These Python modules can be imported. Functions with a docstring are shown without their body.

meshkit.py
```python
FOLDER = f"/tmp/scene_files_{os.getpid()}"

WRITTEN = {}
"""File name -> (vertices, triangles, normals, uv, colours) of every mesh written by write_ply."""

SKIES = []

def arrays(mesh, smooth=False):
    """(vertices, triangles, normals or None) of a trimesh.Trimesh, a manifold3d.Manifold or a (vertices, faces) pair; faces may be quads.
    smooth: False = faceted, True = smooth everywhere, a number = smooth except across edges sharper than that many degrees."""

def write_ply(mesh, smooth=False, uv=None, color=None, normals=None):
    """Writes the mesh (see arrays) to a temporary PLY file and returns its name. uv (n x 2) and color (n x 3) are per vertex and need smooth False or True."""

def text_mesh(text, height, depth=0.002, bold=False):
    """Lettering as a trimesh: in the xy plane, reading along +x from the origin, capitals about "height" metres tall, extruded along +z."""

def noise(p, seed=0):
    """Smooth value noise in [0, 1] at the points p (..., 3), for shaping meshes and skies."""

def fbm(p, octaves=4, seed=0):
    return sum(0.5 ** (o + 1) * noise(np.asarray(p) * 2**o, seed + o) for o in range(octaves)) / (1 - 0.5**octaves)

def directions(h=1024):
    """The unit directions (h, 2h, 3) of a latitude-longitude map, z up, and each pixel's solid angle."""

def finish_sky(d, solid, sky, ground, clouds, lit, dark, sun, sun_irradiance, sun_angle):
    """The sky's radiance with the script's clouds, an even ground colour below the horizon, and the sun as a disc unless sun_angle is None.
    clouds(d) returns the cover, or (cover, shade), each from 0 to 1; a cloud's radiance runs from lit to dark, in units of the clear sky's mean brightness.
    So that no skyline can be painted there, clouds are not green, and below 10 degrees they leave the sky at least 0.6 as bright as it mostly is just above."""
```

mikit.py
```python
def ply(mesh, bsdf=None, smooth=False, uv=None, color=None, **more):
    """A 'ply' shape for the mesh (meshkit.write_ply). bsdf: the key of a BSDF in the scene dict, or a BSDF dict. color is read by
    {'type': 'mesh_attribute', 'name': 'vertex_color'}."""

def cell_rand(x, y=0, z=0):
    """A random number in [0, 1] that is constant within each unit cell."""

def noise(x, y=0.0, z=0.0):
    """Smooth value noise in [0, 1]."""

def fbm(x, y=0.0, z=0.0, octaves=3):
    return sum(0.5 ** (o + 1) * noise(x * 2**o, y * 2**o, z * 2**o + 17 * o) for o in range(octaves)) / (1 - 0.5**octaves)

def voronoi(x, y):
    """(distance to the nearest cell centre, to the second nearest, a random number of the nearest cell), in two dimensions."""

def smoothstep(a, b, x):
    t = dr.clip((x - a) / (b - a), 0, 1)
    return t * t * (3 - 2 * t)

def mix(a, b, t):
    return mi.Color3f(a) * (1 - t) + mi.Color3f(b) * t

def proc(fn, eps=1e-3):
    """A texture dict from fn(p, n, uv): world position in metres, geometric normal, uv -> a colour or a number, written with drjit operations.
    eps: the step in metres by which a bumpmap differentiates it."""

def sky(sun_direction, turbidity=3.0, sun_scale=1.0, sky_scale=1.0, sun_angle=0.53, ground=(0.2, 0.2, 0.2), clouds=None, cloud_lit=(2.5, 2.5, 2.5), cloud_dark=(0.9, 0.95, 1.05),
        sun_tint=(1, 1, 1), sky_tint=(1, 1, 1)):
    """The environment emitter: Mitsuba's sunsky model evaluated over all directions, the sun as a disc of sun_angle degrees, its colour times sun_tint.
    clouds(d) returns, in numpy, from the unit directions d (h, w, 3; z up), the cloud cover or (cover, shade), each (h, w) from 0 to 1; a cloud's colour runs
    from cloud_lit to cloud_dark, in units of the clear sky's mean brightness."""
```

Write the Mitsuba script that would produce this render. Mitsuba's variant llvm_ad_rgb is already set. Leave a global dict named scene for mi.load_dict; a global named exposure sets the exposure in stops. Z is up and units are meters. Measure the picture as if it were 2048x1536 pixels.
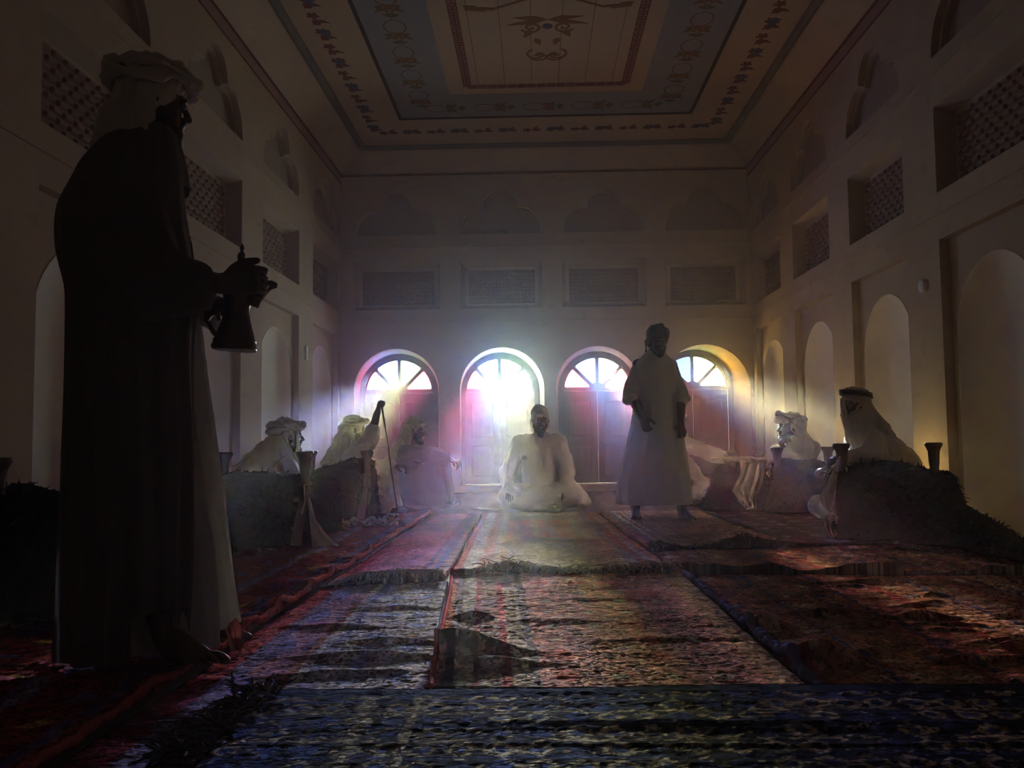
import math, random
import numpy as np, trimesh, shapely, drjit as dr
import mitsuba as mi, mikit, meshkit
import manifold3d as m3
from shapely.geometry import Polygon, LineString, Point, box as sbox
from shapely import affinity
from shapely.ops import unary_union
from mikit import proc, fbm, noise, smoothstep, mix, voronoi, cell_rand
T = mi.ScalarTransform4f
scene, labels = {}, {}

# ------------------------------------------------------------------ camera
EYE = np.array([0.0, 0.0, 0.72])
def cam_axes(yaw, pitch, roll):
    f = np.array([math.sin(yaw) * math.cos(pitch), math.cos(yaw) * math.cos(pitch), math.sin(pitch)])
    r = np.cross(f, [0, 0, 1]); r /= np.linalg.norm(r); u = np.cross(r, f)
    c, s = math.cos(roll), math.sin(roll)
    return c * r + s * u, -s * r + c * u, f
RIGHT, UP, FWD = cam_axes(-0.0279, 0.0633, -0.0112)
scene['camera'] = {'type': 'perspective', 'fov': math.degrees(2 * math.atan(1024 / 1656)), 'fov_axis': 'x', 'near_clip': 0.05, 'far_clip': 200.0,
                   'to_world': T().look_at(origin=EYE.tolist(), target=(EYE + FWD).tolist(), up=UP.tolist()),
                   'medium': {'type': 'ref', 'id': 'haze_air'}}
exposure = 4.85
LIGHT = 1 / 32                                              # every light in units of that exposure

# ------------------------------------------------------------------ sun and sky
SUN_EL, SUN_AZ = math.radians(12.0), math.radians(-1.7)
SUN = (math.sin(SUN_AZ) * math.cos(SUN_EL), math.cos(SUN_AZ) * math.cos(SUN_EL), math.sin(SUN_EL))
scene['sky'] = mikit.sky(SUN, turbidity=4.0, sun_scale=255 * LIGHT, sky_scale=0.12 * LIGHT, sun_angle=8.0, ground=(0.3, 0.27, 0.22), sun_tint=(0.66, 0.90, 1.80))

# haze in the room's air
# incense smoke: thickest in the middle of the far half of the hall, thin near the camera
HB = np.array([[-3.3, -2.0, -0.4], [3.6, 11.9, 5.2]])
_z, _y, _x = np.meshgrid(*[np.linspace(HB[0][i], HB[1][i], n) for i, n in ((2, 16), (1, 40), (0, 22))], indexing='ij')
_d = 0.22 + 0.78 / (1 + np.exp(-(_y - 6.6) * 1.3)) * np.exp(-((_x + .1) / 2.6) ** 2) * np.exp(-(np.maximum(_z - 1.5, 0) / 1.9) ** 2)
_d *= 0.75 + 0.5 * meshkit.fbm(np.stack([_x, _y * .8, _z * 1.4], -1) * 0.9, 3, 5)
HAZE = 0.036
scene['haze_air'] = {'type': 'heterogeneous', 'albedo': {'type': 'constvolume', 'value': {'type': 'rgb', 'value': [0.95, 0.95, 0.95]}},
                     'sigma_t': {'type': 'gridvolume', 'grid': mi.VolumeGrid(_d[..., None].astype(np.float32)), 'filter_type': 'trilinear', 'to_world': T().translate(HB[0].tolist()).scale((HB[1] - HB[0]).tolist())},
                     'scale': HAZE, 'phase': {'type': 'hg', 'g': 0.75}}

# ------------------------------------------------------------------ dimensions
D, XL, XR, H, YF, ZC = 11.04, -2.62, 2.90, 4.32, -1.3, 4.56
WT = 0.42                                                     # thickness of the outer wall
GY = D + 0.35                                                 # plane of the doors and fanlights

# ------------------------------------------------------------------ helpers
def ref(k): return {'type': 'ref', 'id': k}
def fresh(key):
    if key not in scene and key not in labels: return key
    n = 1
    while f'{key}_{n:03d}' in scene or f'{key}_{n:03d}' in labels: n += 1
    return f'{key}_{n:03d}'
def add(key, mesh, bsdf, smooth=False, label=None, cat=None, group=None, kind=None, **kw):
    """one entry of the scene; a taken key gets the next number"""
    key = fresh(key)
    scene[key] = mesh if isinstance(mesh, dict) else mikit.ply(mesh, bsdf, smooth=smooth, **kw)
    tag(key, label, cat, group, kind)
    return key
def tag(key, label=None, cat=None, group=None, kind=None):
    d = {k: v for k, v in (('label', label), ('category', cat), ('group', group), ('kind', kind)) if v}
    if d: labels[key] = {**labels.get(key, {}), **d}
    return key
def thing(name, label, cat, group=None, kind=None):
    key = fresh(name)
    return tag(key, label, cat, group, kind)
def tri(m):
    if isinstance(m, m3.Manifold):
        q = m.to_mesh(); return trimesh.Trimesh(q.vert_properties[:, :3], q.tri_verts, process=False)
    return m
def mbox(x0, x1, y0, y1, z0, z1):
    return m3.Manifold.cube([x1 - x0, y1 - y0, z1 - z0]).translate([x0, y0, z0])
def tbox(x0, x1, y0, y1, z0, z1):
    b = trimesh.creation.box((x1 - x0, y1 - y0, z1 - z0)); b.apply_translation([(x0 + x1) / 2, (y0 + y1) / 2, (z0 + z1) / 2]); return b
def extrude(poly, h):
    gs = getattr(poly, 'geoms', [poly])
    return trimesh.util.concatenate([trimesh.creation.extrude_polygon(g, h, engine='earcut') for g in gs if g.area > 1e-7])
def man_extrude(pts, h):
    return m3.CrossSection([np.asarray(pts, float)]).extrude(h)
def stand_y(m, y):
    """shape in (x, z) extruded along +z -> stands in the x-z plane, going from y to y + depth"""
    if isinstance(m, m3.Manifold): return m.rotate([90, 0, 0]).scale([1, -1, 1]).translate([0, y, 0])
    m = m.copy(); v = m.vertices.copy(); m.vertices = np.stack([v[:, 0], y + v[:, 2], v[:, 1]], 1); m.faces = m.faces[:, ::-1]; return m
def hull_pts(p): return m3.Manifold.hull_points(np.asarray(p, float))
def cat_mesh(ms): return trimesh.util.concatenate([tri(m) for m in ms])
def tube(path, rad, n=8, cap=True):
    """swept round tube along a polyline; rad a number or one per point"""
    p = np.asarray(path, float); k = len(p); r = np.broadcast_to(np.asarray(rad, float), (k,))
    t = np.gradient(p, axis=0); t /= np.linalg.norm(t, axis=1, keepdims=True) + 1e-12
    a = np.cross(t[0], [0.31, 0.17, 0.93]); a /= np.linalg.norm(a); rings = []
    for i in range(k):
        a = a - t[i] * (a @ t[i]); a /= np.linalg.norm(a) + 1e-12; b = np.cross(t[i], a)
        th = np.arange(n) / n * 2 * np.pi
        rings.append(p[i] + r[i] * (np.cos(th)[:, None] * a + np.sin(th)[:, None] * b))
    v = np.vstack(rings); f = []
    for i in range(k - 1):
        for j in range(n):
            q, s = i * n + j, i * n + (j + 1) % n
            f += [[q, s, s + n], [q, s + n, q + n]]
    if cap:
        v = np.vstack([v, p[:1], p[-1:]]); c0, c1 = len(v) - 2, len(v) - 1
        for j in range(n):
            f += [[c0, (j + 1) % n, j], [c1, (k - 1) * n + j, (k - 1) * n + (j + 1) % n]]
    return trimesh.Trimesh(v, np.array(f), process=False)
def lathe(prof, n=32, at=(0, 0, 0), axis=None):
    m = trimesh.creation.revolve(np.asarray(prof, float), sections=n)
    if axis is not None: m.apply_transform(trimesh.geometry.align_vectors([0, 0, 1], axis))
    m.apply_translation(at); return m
def grid_mesh(nu, nv, fn):
    u, v = np.meshgrid(np.linspace(0, 1, nu), np.linspace(0, 1, nv), indexing='ij')
    P = fn(u.ravel(), v.ravel()); i = np.arange(nu * nv).reshape(nu, nv)
    a, b, c, d = i[:-1, :-1].ravel(), i[1:, :-1].ravel(), i[1:, 1:].ravel(), i[:-1, 1:].ravel()
    return trimesh.Trimesh(P, np.vstack([np.stack([a, b, c], 1), np.stack([a, c, d], 1)]), process=False)
def vnoise(p, s, seed=0, oct=3): return meshkit.fbm(np.asarray(p) * s, oct, seed) - 0.5

# ------------------------------------------------------------------ materials
def twosided(b): return {'type': 'twosided', 'bsdf': b}
def diffuse(c): return {'type': 'diffuse', 'reflectance': {'type': 'rgb', 'value': list(c)} if not isinstance(c, dict) else c}
def principled(c, rough=0.6, **k):
    return {'type': 'principled', 'base_color': {'type': 'rgb', 'value': list(c)} if not isinstance(c, dict) else c, 'roughness': rough, **k}
def plaster_col(p, n, uv):
    a = fbm(p.x * 1.7 + 3, p.y * 1.7, p.z * 1.7, 4); b = fbm(p.x * 9, p.y * 9, p.z * 9, 3)
    c = mix((0.42, 0.335, 0.25), (0.51, 0.42, 0.32), a)
    return mix(c, (0.37, 0.29, 0.21), smoothstep(0.62, 0.8, b) * 0.4)
def plaster_bump(p, n, uv): return fbm(p.x * 14, p.y * 14, p.z * 14, 4) * 1.0
scene['plaster'] = twosided({'type': 'bumpmap', 'arbitrary': proc(plaster_bump, 2e-3), 'scale': 0.006, 'bsdf': diffuse(proc(plaster_col))})
scene['ceiling_board'] = twosided(diffuse((0.44, 0.345, 0.25)))
def niche_glow_col(p, n, uv): return mix((0.72, 0.66, 0.58), (0.82, 0.77, 0.69), fbm(p.x * 5, p.y * 5, p.z * 5, 4))
scene['niche_glow_white'] = twosided(diffuse(proc(niche_glow_col)))  # paler than the walls so the niches look lit: glow put into the colour
scene['stone'] = twosided(diffuse((0.45, 0.42, 0.38)))
def simple(k, c): scene[k] = twosided(diffuse(c)); return k
simple('paint_grey_blue', (0.27, 0.265, 0.27)); simple('paint_dark', (0.10, 0.075, 0.06)); simple('paint_red', (0.22, 0.09, 0.08))
simple('paint_blue', (0.13, 0.13, 0.17)); simple('paint_green', (0.14, 0.17, 0.10)); simple('paint_pink', (0.36, 0.26, 0.23)); simple('paint_brown', (0.24, 0.13, 0.07))
simple('lattice_plaster', (0.31, 0.225, 0.18)); simple('paint_tympanum', (0.37, 0.295, 0.25)); simple('white_plastic', (0.8, 0.8, 0.78)); simple('bead_paint', (0.20, 0.18, 0.16))
def door_col(p, n, uv):
    g = fbm(p.x * 40, p.y * 3, p.z * 2.5, 3)
    return mix((0.05, 0.038, 0.03), (0.09, 0.068, 0.052), g)
scene['door_wood'] = twosided(principled(proc(door_col), 0.5, specular=0.4))

# ------------------------------------------------------------------ floor, walls, ceiling
add('floor', tbox(XL - 0.4, XR + 0.4, YF - 0.3, D + 0.6, -0.2, -0.03), 'stone', label='grey stone floor under the rugs', kind='structure')

def arch_pts(cx, r, z0, zs, n=28):
    th = np.linspace(0, math.pi, n)
    return [(cx + r, z0)] + [(cx + r * math.cos(t), zs + r * math.sin(t)) for t in th] + [(cx - r, z0)]
def lobe_poly(cx, w, z0, h):
    """three-lobed blind arch: (x, z) polygon"""
    s = unary_union([Point(0, h * 0.60).buffer(h * 0.40, 24), affinity.scale(Point(-w * 0.235, 0).buffer(1, 24), w * 0.265, h * 0.62), affinity.scale(Point(w * 0.235, 0).buffer(1, 24), w * 0.265, h * 0.62),
                     sbox(-w * 0.30, -0.3, w * 0.30, h * 0.58)])
    return affinity.translate(s.intersection(sbox(-w, 0, w, h * 2)), cx, z0)
def poly_man(p, d): return m3.CrossSection([np.asarray(shapely.geometry.polygon.orient(p).exterior.coords)[:-1]]).extrude(d)

# back wall: local frame = world x, depth +y
ZS, HALF = 1.335, 0.575
openings = [(-1.86, 0.575, -1.88), (-0.44, 0.565, -0.49), (0.84, 0.565, 0.855), (2.26, 0.60, 2.155)]          # centre, half width, centre of the door
bw = mbox(XL - 0.4, XR + 0.4, D, D + WT, -0.03, ZC + 0.3)
for cx, hw, dx in openings:
    o = [(x, y, z) for (x, z) in arch_pts(cx, hw, -0.03, 1.915 - hw) for y in (D - 0.01,)]
    i = [(x, y, z) for (x, z) in arch_pts(dx, 0.53, -0.03, ZS) for y in (D + WT + 0.01,)]
    bw -= hull_pts(o + i)
backpan = [(-2.44, -1.26), (-0.985, 0.115), (0.38, 1.515), (1.755, 2.83)]
for a, b in backpan: bw -= hull_pts([(x, D - 0.01, z) for x in (a, b) for z in (2.44, 3.10)] + [(x, D + 0.14, z) for x in (a + 0.05, b - 0.05) for z in (2.50, 3.03)])
backlobe = [(-1.86, 1.15, 3.46, 0.585), (-0.44, 1.15, 3.46, 0.62), (0.95, 1.15, 3.46, 0.58), (2.31, 1.11, 3.46, 0.61)]
for cx, w, z0, h in backlobe:
    bw -= stand_y(poly_man(lobe_poly(cx, w, z0, h), 0.045), D - 0.005)
    bw -= stand_y(poly_man(lobe_poly(cx, w * 0.94, z0, h * 0.95), 0.085), D - 0.005)
# ledges: shallow projecting courses
for z in (2.27, 3.29): bw += mbox(XL - 0.3, XR + 0.3, D - 0.02, D + 0.02, z, z + 0.035)
add('wall_back', bw, 'plaster', label='beige plaster end wall with four arched door openings', kind='structure')
for cx, w_, z0, h in backlobe: add('wall_back__tympanum', stand_y(poly_man(lobe_poly(cx, w_ * 0.94, z0, h * 0.95).buffer(-0.002), 0.008), D + 0.073), 'paint_tympanum', label='brownish painted field of a lobed blind arch')

def side_wall(sign, X, spans, name, label):
    """sign +1: right wall (solid towards +x); spans: list of (y0, y1)"""
    w = mbox(0, 0.5, YF - 0.3, D + 0.4, -0.03, ZC + 0.3); linings, tymp = [], []
    for y0, y1 in spans:
        c, hw = (y0 + y1) / 2, (y1 - y0) / 2
        w -= mbox(-0.01, 0.07, y0, y1, 0.0, 2.09)
        r = hw - 0.07; zs = 1.88 - r
        n = 40
        cyl = m3.Manifold.cylinder(zs - 0.0, 1, 1, n).scale([0.20, r, 1])
        dome = m3.Manifold.sphere(1, n).scale([0.20, r, r]).translate([0, 0, zs])
        w -= (cyl + dome).translate([0.065, c, 0.0])
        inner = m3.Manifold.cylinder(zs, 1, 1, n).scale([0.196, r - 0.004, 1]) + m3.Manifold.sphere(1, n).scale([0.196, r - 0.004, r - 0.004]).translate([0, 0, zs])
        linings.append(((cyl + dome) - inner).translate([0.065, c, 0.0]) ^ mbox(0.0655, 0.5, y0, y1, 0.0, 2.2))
        w -= hull_pts([(-0.01, y, z) for y in (y0, y1) for z in (2.43, 3.06)] + [(0.15, y, z) for y in (y0 + 0.0, y1 - 0.0) for z in (2.46, 3.02)])
        lp = lobe_poly(c, hw * 2.0, 3.42, 0.60); lq = lobe_poly(c, hw * 1.86, 3.42, 0.56)
        w -= poly_man(lp, 0.065).rotate([90, 0, 90]).translate([-0.01, 0, 0])
        w -= poly_man(lq, 0.12).rotate([90, 0, 90]).translate([-0.01, 0, 0])
        tymp.append(poly_man(lq.buffer(-0.002), 0.008).rotate([90, 0, 90]).translate([0.103, 0, 0]))
    for z in (2.27, 3.29): w += mbox(-0.012, 0.02, YF, D, z, z + 0.03)
    w = (w.scale([-1, 1, 1]) if sign < 0 else w).translate([X, 0, 0])
    add(name, w, 'plaster', label=label, kind='structure', smooth=30)
    for q in tymp: add(f'{name}__tympanum', (q.scale([-1, 1, 1]) if sign < 0 else q).translate([X, 0, 0]), 'paint_tympanum', label='brownish painted field of a lobed blind arch')
    for q in linings: add(f'{name}__niche_glow_lining', (q.scale([-1, 1, 1]) if sign < 0 else q).translate([X, 0, 0]), 'niche_glow_white', label='pale hollow of an arched niche, its glow put into the colour', smooth=40)
right_spans = [(9.72, 10.88), (8.10, 9.24), (6.46, 7.58), (4.81, 5.93), (3.16, 4.28), (1.5, 2.63)]
left_spans = [(9.66, 10.90), (7.85, 9.09), (6.05, 7.28), (4.25, 5.48), (2.44, 3.67), (0.63, 1.86)]
side_wall(1, XR, right_spans, 'wall_right', 'right plaster wall with tall arched niches')
side_wall(-1, XL, left_spans, 'wall_left', 'left plaster wall with tall arched niches')
add('wall_front', tbox(XL - 0.4, XR + 0.4, YF - 0.3, YF, -0.03, ZC + 0.3), 'plaster', label='plaster wall behind the camera', kind='structure')
# ceiling: sloping border up to a flat painted field
bl, br, bb = XL + 0.38, XR - 0.35, D - 0.38
def cove():
    o = [(XL, YF, H), (XR, YF, H), (XR, D, H), (XL, D, H)]; i = [(bl, YF, ZC), (br, YF, ZC), (br, bb, ZC), (bl, bb, ZC)]
    return trimesh.Trimesh(np.array(o + i, float), np.array([[1, 2, 6], [1, 6, 5], [2, 3, 7], [2, 7, 6], [3, 0, 4], [3, 4, 7]]), process=False)
add('ceiling', tbox(bl - 0.4, br + 0.4, YF - 0.2, bb + 0.5, ZC, ZC + 0.15), 'ceiling_board', label='flat painted wooden ceiling', kind='structure')
add('ceiling__sloping_border', cove(), 'plaster')

# ------------------------------------------------------------------ doors and stained glass fanlights
# glass colour: (what passes straight through, how the dimpled glass glows with scattered daylight)
GLASS = {'red': ((0.30, 0.06, 0.15), (9, 1.2, 1.8)), 'blue': ((0.22, 0.38, 1.0), (1.8, 3.4, 14)), 'green': ((0.74, 0.90, 0.52), (3.6, 9.5, 3.0)),
         'yellow': ((1.0, 0.76, 0.30), (14, 7.2, 1.0)), 'pale': ((1.0, 0.84, 0.62), (8, 10, 11)), 'clear': ((0.68, 0.62, 0.54), (12, 15, 14))}
panes_of = [('red', 'blue', 'green', 'red'), ('red', 'blue', 'green', 'clear'), ('red', 'blue', 'pale', 'red'), ('red', 'blue', 'green', 'yellow')]
gain = [(2.2, 2.4, 1.0, 1.3), (1.5, 6.2, 4.8, 7.5), (1.1, 0.9, 1.0, 1.0), (0.7, 0.4, 1.1, 3.6)]
clearness = [(0.2, 1.0, 0.5, 0.25), (0.55, 1.0, 0.75, 0.85), (0.18, 0.25, 1.0, 1.3), (0.2, 0.35, 0.9, 1.0)]       # share of sun each pane lets through, set to shape its beam
PR = 0.455
def wedge(k):
    """k-th pane of the fan, from the left, in (x, z) about the arch centre"""
    a0, a1 = [(math.pi, math.pi * 0.75), (math.pi * 0.75, math.pi * 0.5), (math.pi * 0.5, math.pi * 0.25), (math.pi * 0.25, 0)][k]
    th = np.linspace(a0, a1, 16)
    w = Polygon([(0, 0)] + [(PR * math.cos(t), PR * math.sin(t)) for t in th])
    w = w.difference(Point(0, 0).buffer(0.115, 16))
    for a in (math.pi * 0.75, math.pi * 0.5, math.pi * 0.25):
        w = w.difference(LineString([(0, 0), (math.cos(a), math.sin(a))]).buffer(0.022))
    w = w.difference(sbox(-1, -1, 1, 0.05)).buffer(-0.02).buffer(0.02, 8)
    return w
for n, ((cx, hw, dx), cols) in enumerate(zip(openings, panes_of), 1):
    names = ['leftmost', 'second from the left', 'third from the left', 'rightmost']
    d = thing(f'door_{n}', f'dark wooden door leaf, {names[n-1]} of the four arched doors', None, kind='structure')
    for s in (-1, 1):
        add(f'{d}__leaf', tbox(dx + (0 if s > 0 else -0.475), dx + (0.475 if s > 0 else 0) - 0.003, GY, GY + 0.05, 0.075, ZS - 0.003), 'door_wood')
        for k, (z0, z1) in enumerate(((0.16, 0.62), (0.70, 1.22))):
            x0 = dx + (0.07 if s > 0 else -0.41); bx = hull_pts([(x, y, z) for x, z, y in [(x0, z0, GY + .01), (x0 + .34, z0, GY + .01), (x0, z1, GY + .01), (x0 + .34, z1, GY + .01), (x0 + .03, z0 + .03, GY - .004), (x0 + .31, z0 + .03, GY - .004), (x0 + .03, z1 - .03, GY - .004), (x0 + .31, z1 - .03, GY - .004)]])
            add(f'{d}__panel', bx, 'door_wood')
    fr = unary_union([Polygon(arch_pts(0, 0.545, 0.0 - ZS + 0.0, 0.0)), ]).difference(Polygon(arch_pts(0, 0.475, -5, 0.0)))
    add(f'{d}__frame', stand_y(affinity_tr := extrude(affinity.translate(fr, dx, ZS), 0.09), GY - 0.02), 'door_wood')
    add(f'{d}__sill', tbox(cx - hw, cx + hw, D + 0.02, GY + 0.05, -0.03, 0.071), 'plaster')
    w = thing(f'window_{n}', f'half-round stained glass fanlight over the {names[n-1]} door' if n in (1, 4) else f'half-round stained glass fanlight over the door {names[n-1]}', None, kind='structure')
    wp = [wedge(k) for k in range(4)]
    fan = Polygon(arch_pts(0, 0.48, 0.0, 0.0)).difference(unary_union(wp))
    add(f'{w}__frame', stand_y(extrude(affinity.translate(fan, dx, ZS), 0.045), GY), 'door_wood')
    for k in range(4):
        m = stand_y(extrude(affinity.translate(wp[k].buffer(0.006), dx, ZS), 0.004), GY + 0.02)
        fx = m.face_normals[:, 1] < -0.9                              # the single sheet facing the room
        m = trimesh.Trimesh(m.vertices, m.faces[fx], process=True)
        gk = f'glass_{n}_{k}'
        scene.setdefault(gk, {'type': 'thindielectric', 'int_ior': 1.5, 'specular_transmittance': {'type': 'rgb', 'value': [v * clearness[n - 1][k] for v in GLASS[cols[k]][0]]}, 'specular_reflectance': {'type': 'rgb', 'value': [0.5, 0.5, 0.5]}})
        add(f'{w}__pane', m, gk, label=f'{cols[k]} glass pane' if cols[k] != 'pale' else 'pale bluish glass pane',
            emitter={'type': 'area', 'radiance': {'type': 'rgb', 'value': [float(v * gain[n - 1][k] * LIGHT) for v in GLASS[cols[k]][1]]}})

# ------------------------------------------------------------------ wall and ceiling trim
def mold(path_pts, prof, key, bsdf, **k): return add(key, cat_mesh([]) if False else path_pts, bsdf, **k)
# rounded bead round the painted field
for i, (a, b) in enumerate((((bl, YF, ZC), (bl, bb, ZC)), ((bl, bb, ZC), (br, bb, ZC)), ((br, bb, ZC), (br, YF, ZC)))):
    add(f'trim_{i + 1}', tube([np.array(a) - [0, 0, .01], (np.array(a) + b) / 2 - [0, 0, .01], np.array(b) - [0, 0, .01]], 0.045, 14), 'bead_paint', smooth=50, label='dark rounded bead round the painted ceiling', kind='structure')
# painted cornice band on top of the side walls: red line above a pink strip
for s, X, side in ((1, XR, 'right'), (-1, XL, 'left')):
    k = add(f'trim_{4 if s > 0 else 5}', tbox(X - 0.008 if s > 0 else X, X if s > 0 else X + 0.008, YF, D, H - 0.13, H - 0.02), 'paint_pink', label=f'pink painted band on top of the {side} wall', kind='structure')
    add(k + '__red_line', tbox(X - 0.016 if s > 0 else X, X if s > 0 else X + 0.016, YF, D, H - 0.022, H + 0.004), 'paint_red')
    add(k + '__lower_line', tbox(X - 0.010 if s > 0 else X, X if s > 0 else X + 0.010, YF, D, H - 0.142, H - 0.130), 'paint_red')
add('trim_6', tbox(XL, XR, D - 0.012, D, H - 0.04, H - 0.015), 'paint_brown', label='brown painted line on top of the end wall', kind='structure')

# ------------------------------------------------------------------ lattice panels in the wall recesses: staggered raised bricks on a back plate
def lattice(wall, name, plate_pts, ax, singly):
    """ax: (origin, along, up, out); size in metres; bricks in staggered rows"""
    o, a, u, n, w, h = ax
    k = add(f'{wall}__lattice_panel', hull_pts([o + a * i * w + u * j * h - n * q for i in (0, 1) for j in (0, 1) for q in (0, 0.02)]), 'lattice_plaster', label=name)
    nx, nz = 9, 9; bwid, bh = w / nx, h / nz; bricks = []
    for r in range(nz):
        for c in range(-1, nx):
            x0, x1 = (c + 0.5 * (r % 2)) * bwid + 0.014, (c + 1 + 0.5 * (r % 2)) * bwid - 0.014
            x0, x1 = max(x0, 0.01), min(x1, w - 0.01)
            if x1 - x0 < 0.02: continue
            z0, z1 = r * bh + 0.010, (r + 1) * bh - 0.010
            bricks.append(hull_pts([o + a * x + u * z for x in (x0, x1) for z in (z0, z1)] + [o + a * (x0 + x1) / 2 + a * (x - (x0 + x1) / 2) * .8 + u * ((z0 + z1) / 2 + (z - (z0 + z1) / 2) * .7) + n * 0.022 for x in (x0, x1) for z in (z0, z1)]))
    if singly:
        for b in bricks: add(f'{k}__brick', b, 'lattice_plaster')
    else: add(f'{k}__bricks', cat_mesh(bricks), 'lattice_plaster', kind='stuff')
V = np.array
for sgn, X, spans, wall in ((1, XR, right_spans, 'wall_right'), (-1, XL, left_spans, 'wall_left')):
    for i, (y0, y1) in enumerate(spans[:5]):
        lattice(wall, 'recessed lattice panel of small plaster bricks', None, (V([X + sgn * 0.148, y0 + 0.06, 2.50]), V([0, 1, 0]), V([0, 0, 1]), V([-sgn, 0, 0]), y1 - y0 - 0.12, 0.49), i in (2, 3))
for a, b in backpan:
    lattice('wall_back', 'recessed lattice panel of small plaster bricks', None, (V([a + 0.10, D + 0.135, 2.53]), V([1, 0, 0]), V([0, 0, 1]), V([0, -1, 0]), b - a - 0.20, 0.46), False)

# ------------------------------------------------------------------ painted ornament of the ceiling (flat painted shapes, a millimetre of paint)
def flat(poly, dz=0.003): 
    m = extrude(poly, dz); m.apply_translation([0, 0, ZC - dz]); return m
def ring(x0, x1, y1, w): # a band along left, far and right sides of a rectangle
    return sbox(x0, YF, x1, y1).difference(sbox(x0 + w, YF - 1, x1 - w, y1 - w))
CX = (bl + br) / 2
def scroll(cx, cy, s, rot=0, turns=1.4, w=0.012, hand=1):
    t = np.linspace(0, turns * 2 * math.pi, 26); r = s * (1 - t / t[-1] * 0.82)
    return affinity.translate(affinity.rotate(LineString(np.stack([r * np.cos(t) - s, hand * r * np.sin(t)], 1)).buffer(w), rot, origin=(0, 0)), cx, cy)
def leafp(cx, cy, l, w, rot): return affinity.translate(affinity.rotate(Polygon([(0, 0), (l * .35, w), (l * .7, w * .5), (l, 0), (l * .7, -w * .35), (l * .35, -w * .7)]), rot, origin=(0, 0)), cx, cy)
def flower(cx, cy, r, n=5): return unary_union([affinity.translate(affinity.rotate(affinity.scale(Point(r * .6, 0).buffer(r * .42, 5), 1, .7), 360 / n * k, origin=(0, 0)), cx, cy) for k in range(n)])
fx0, fx1, fy1 = -1.60, 1.92, 9.74                                # dark frame line
gx0, gx1, gy1 = -0.70, 1.03, 8.86                                # chain border
add('ceiling__blue_band', flat(ring(fx0 + .02, fx1 - .02, fy1 - .02, 0.66), 0.002), 'paint_grey_blue')
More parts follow.
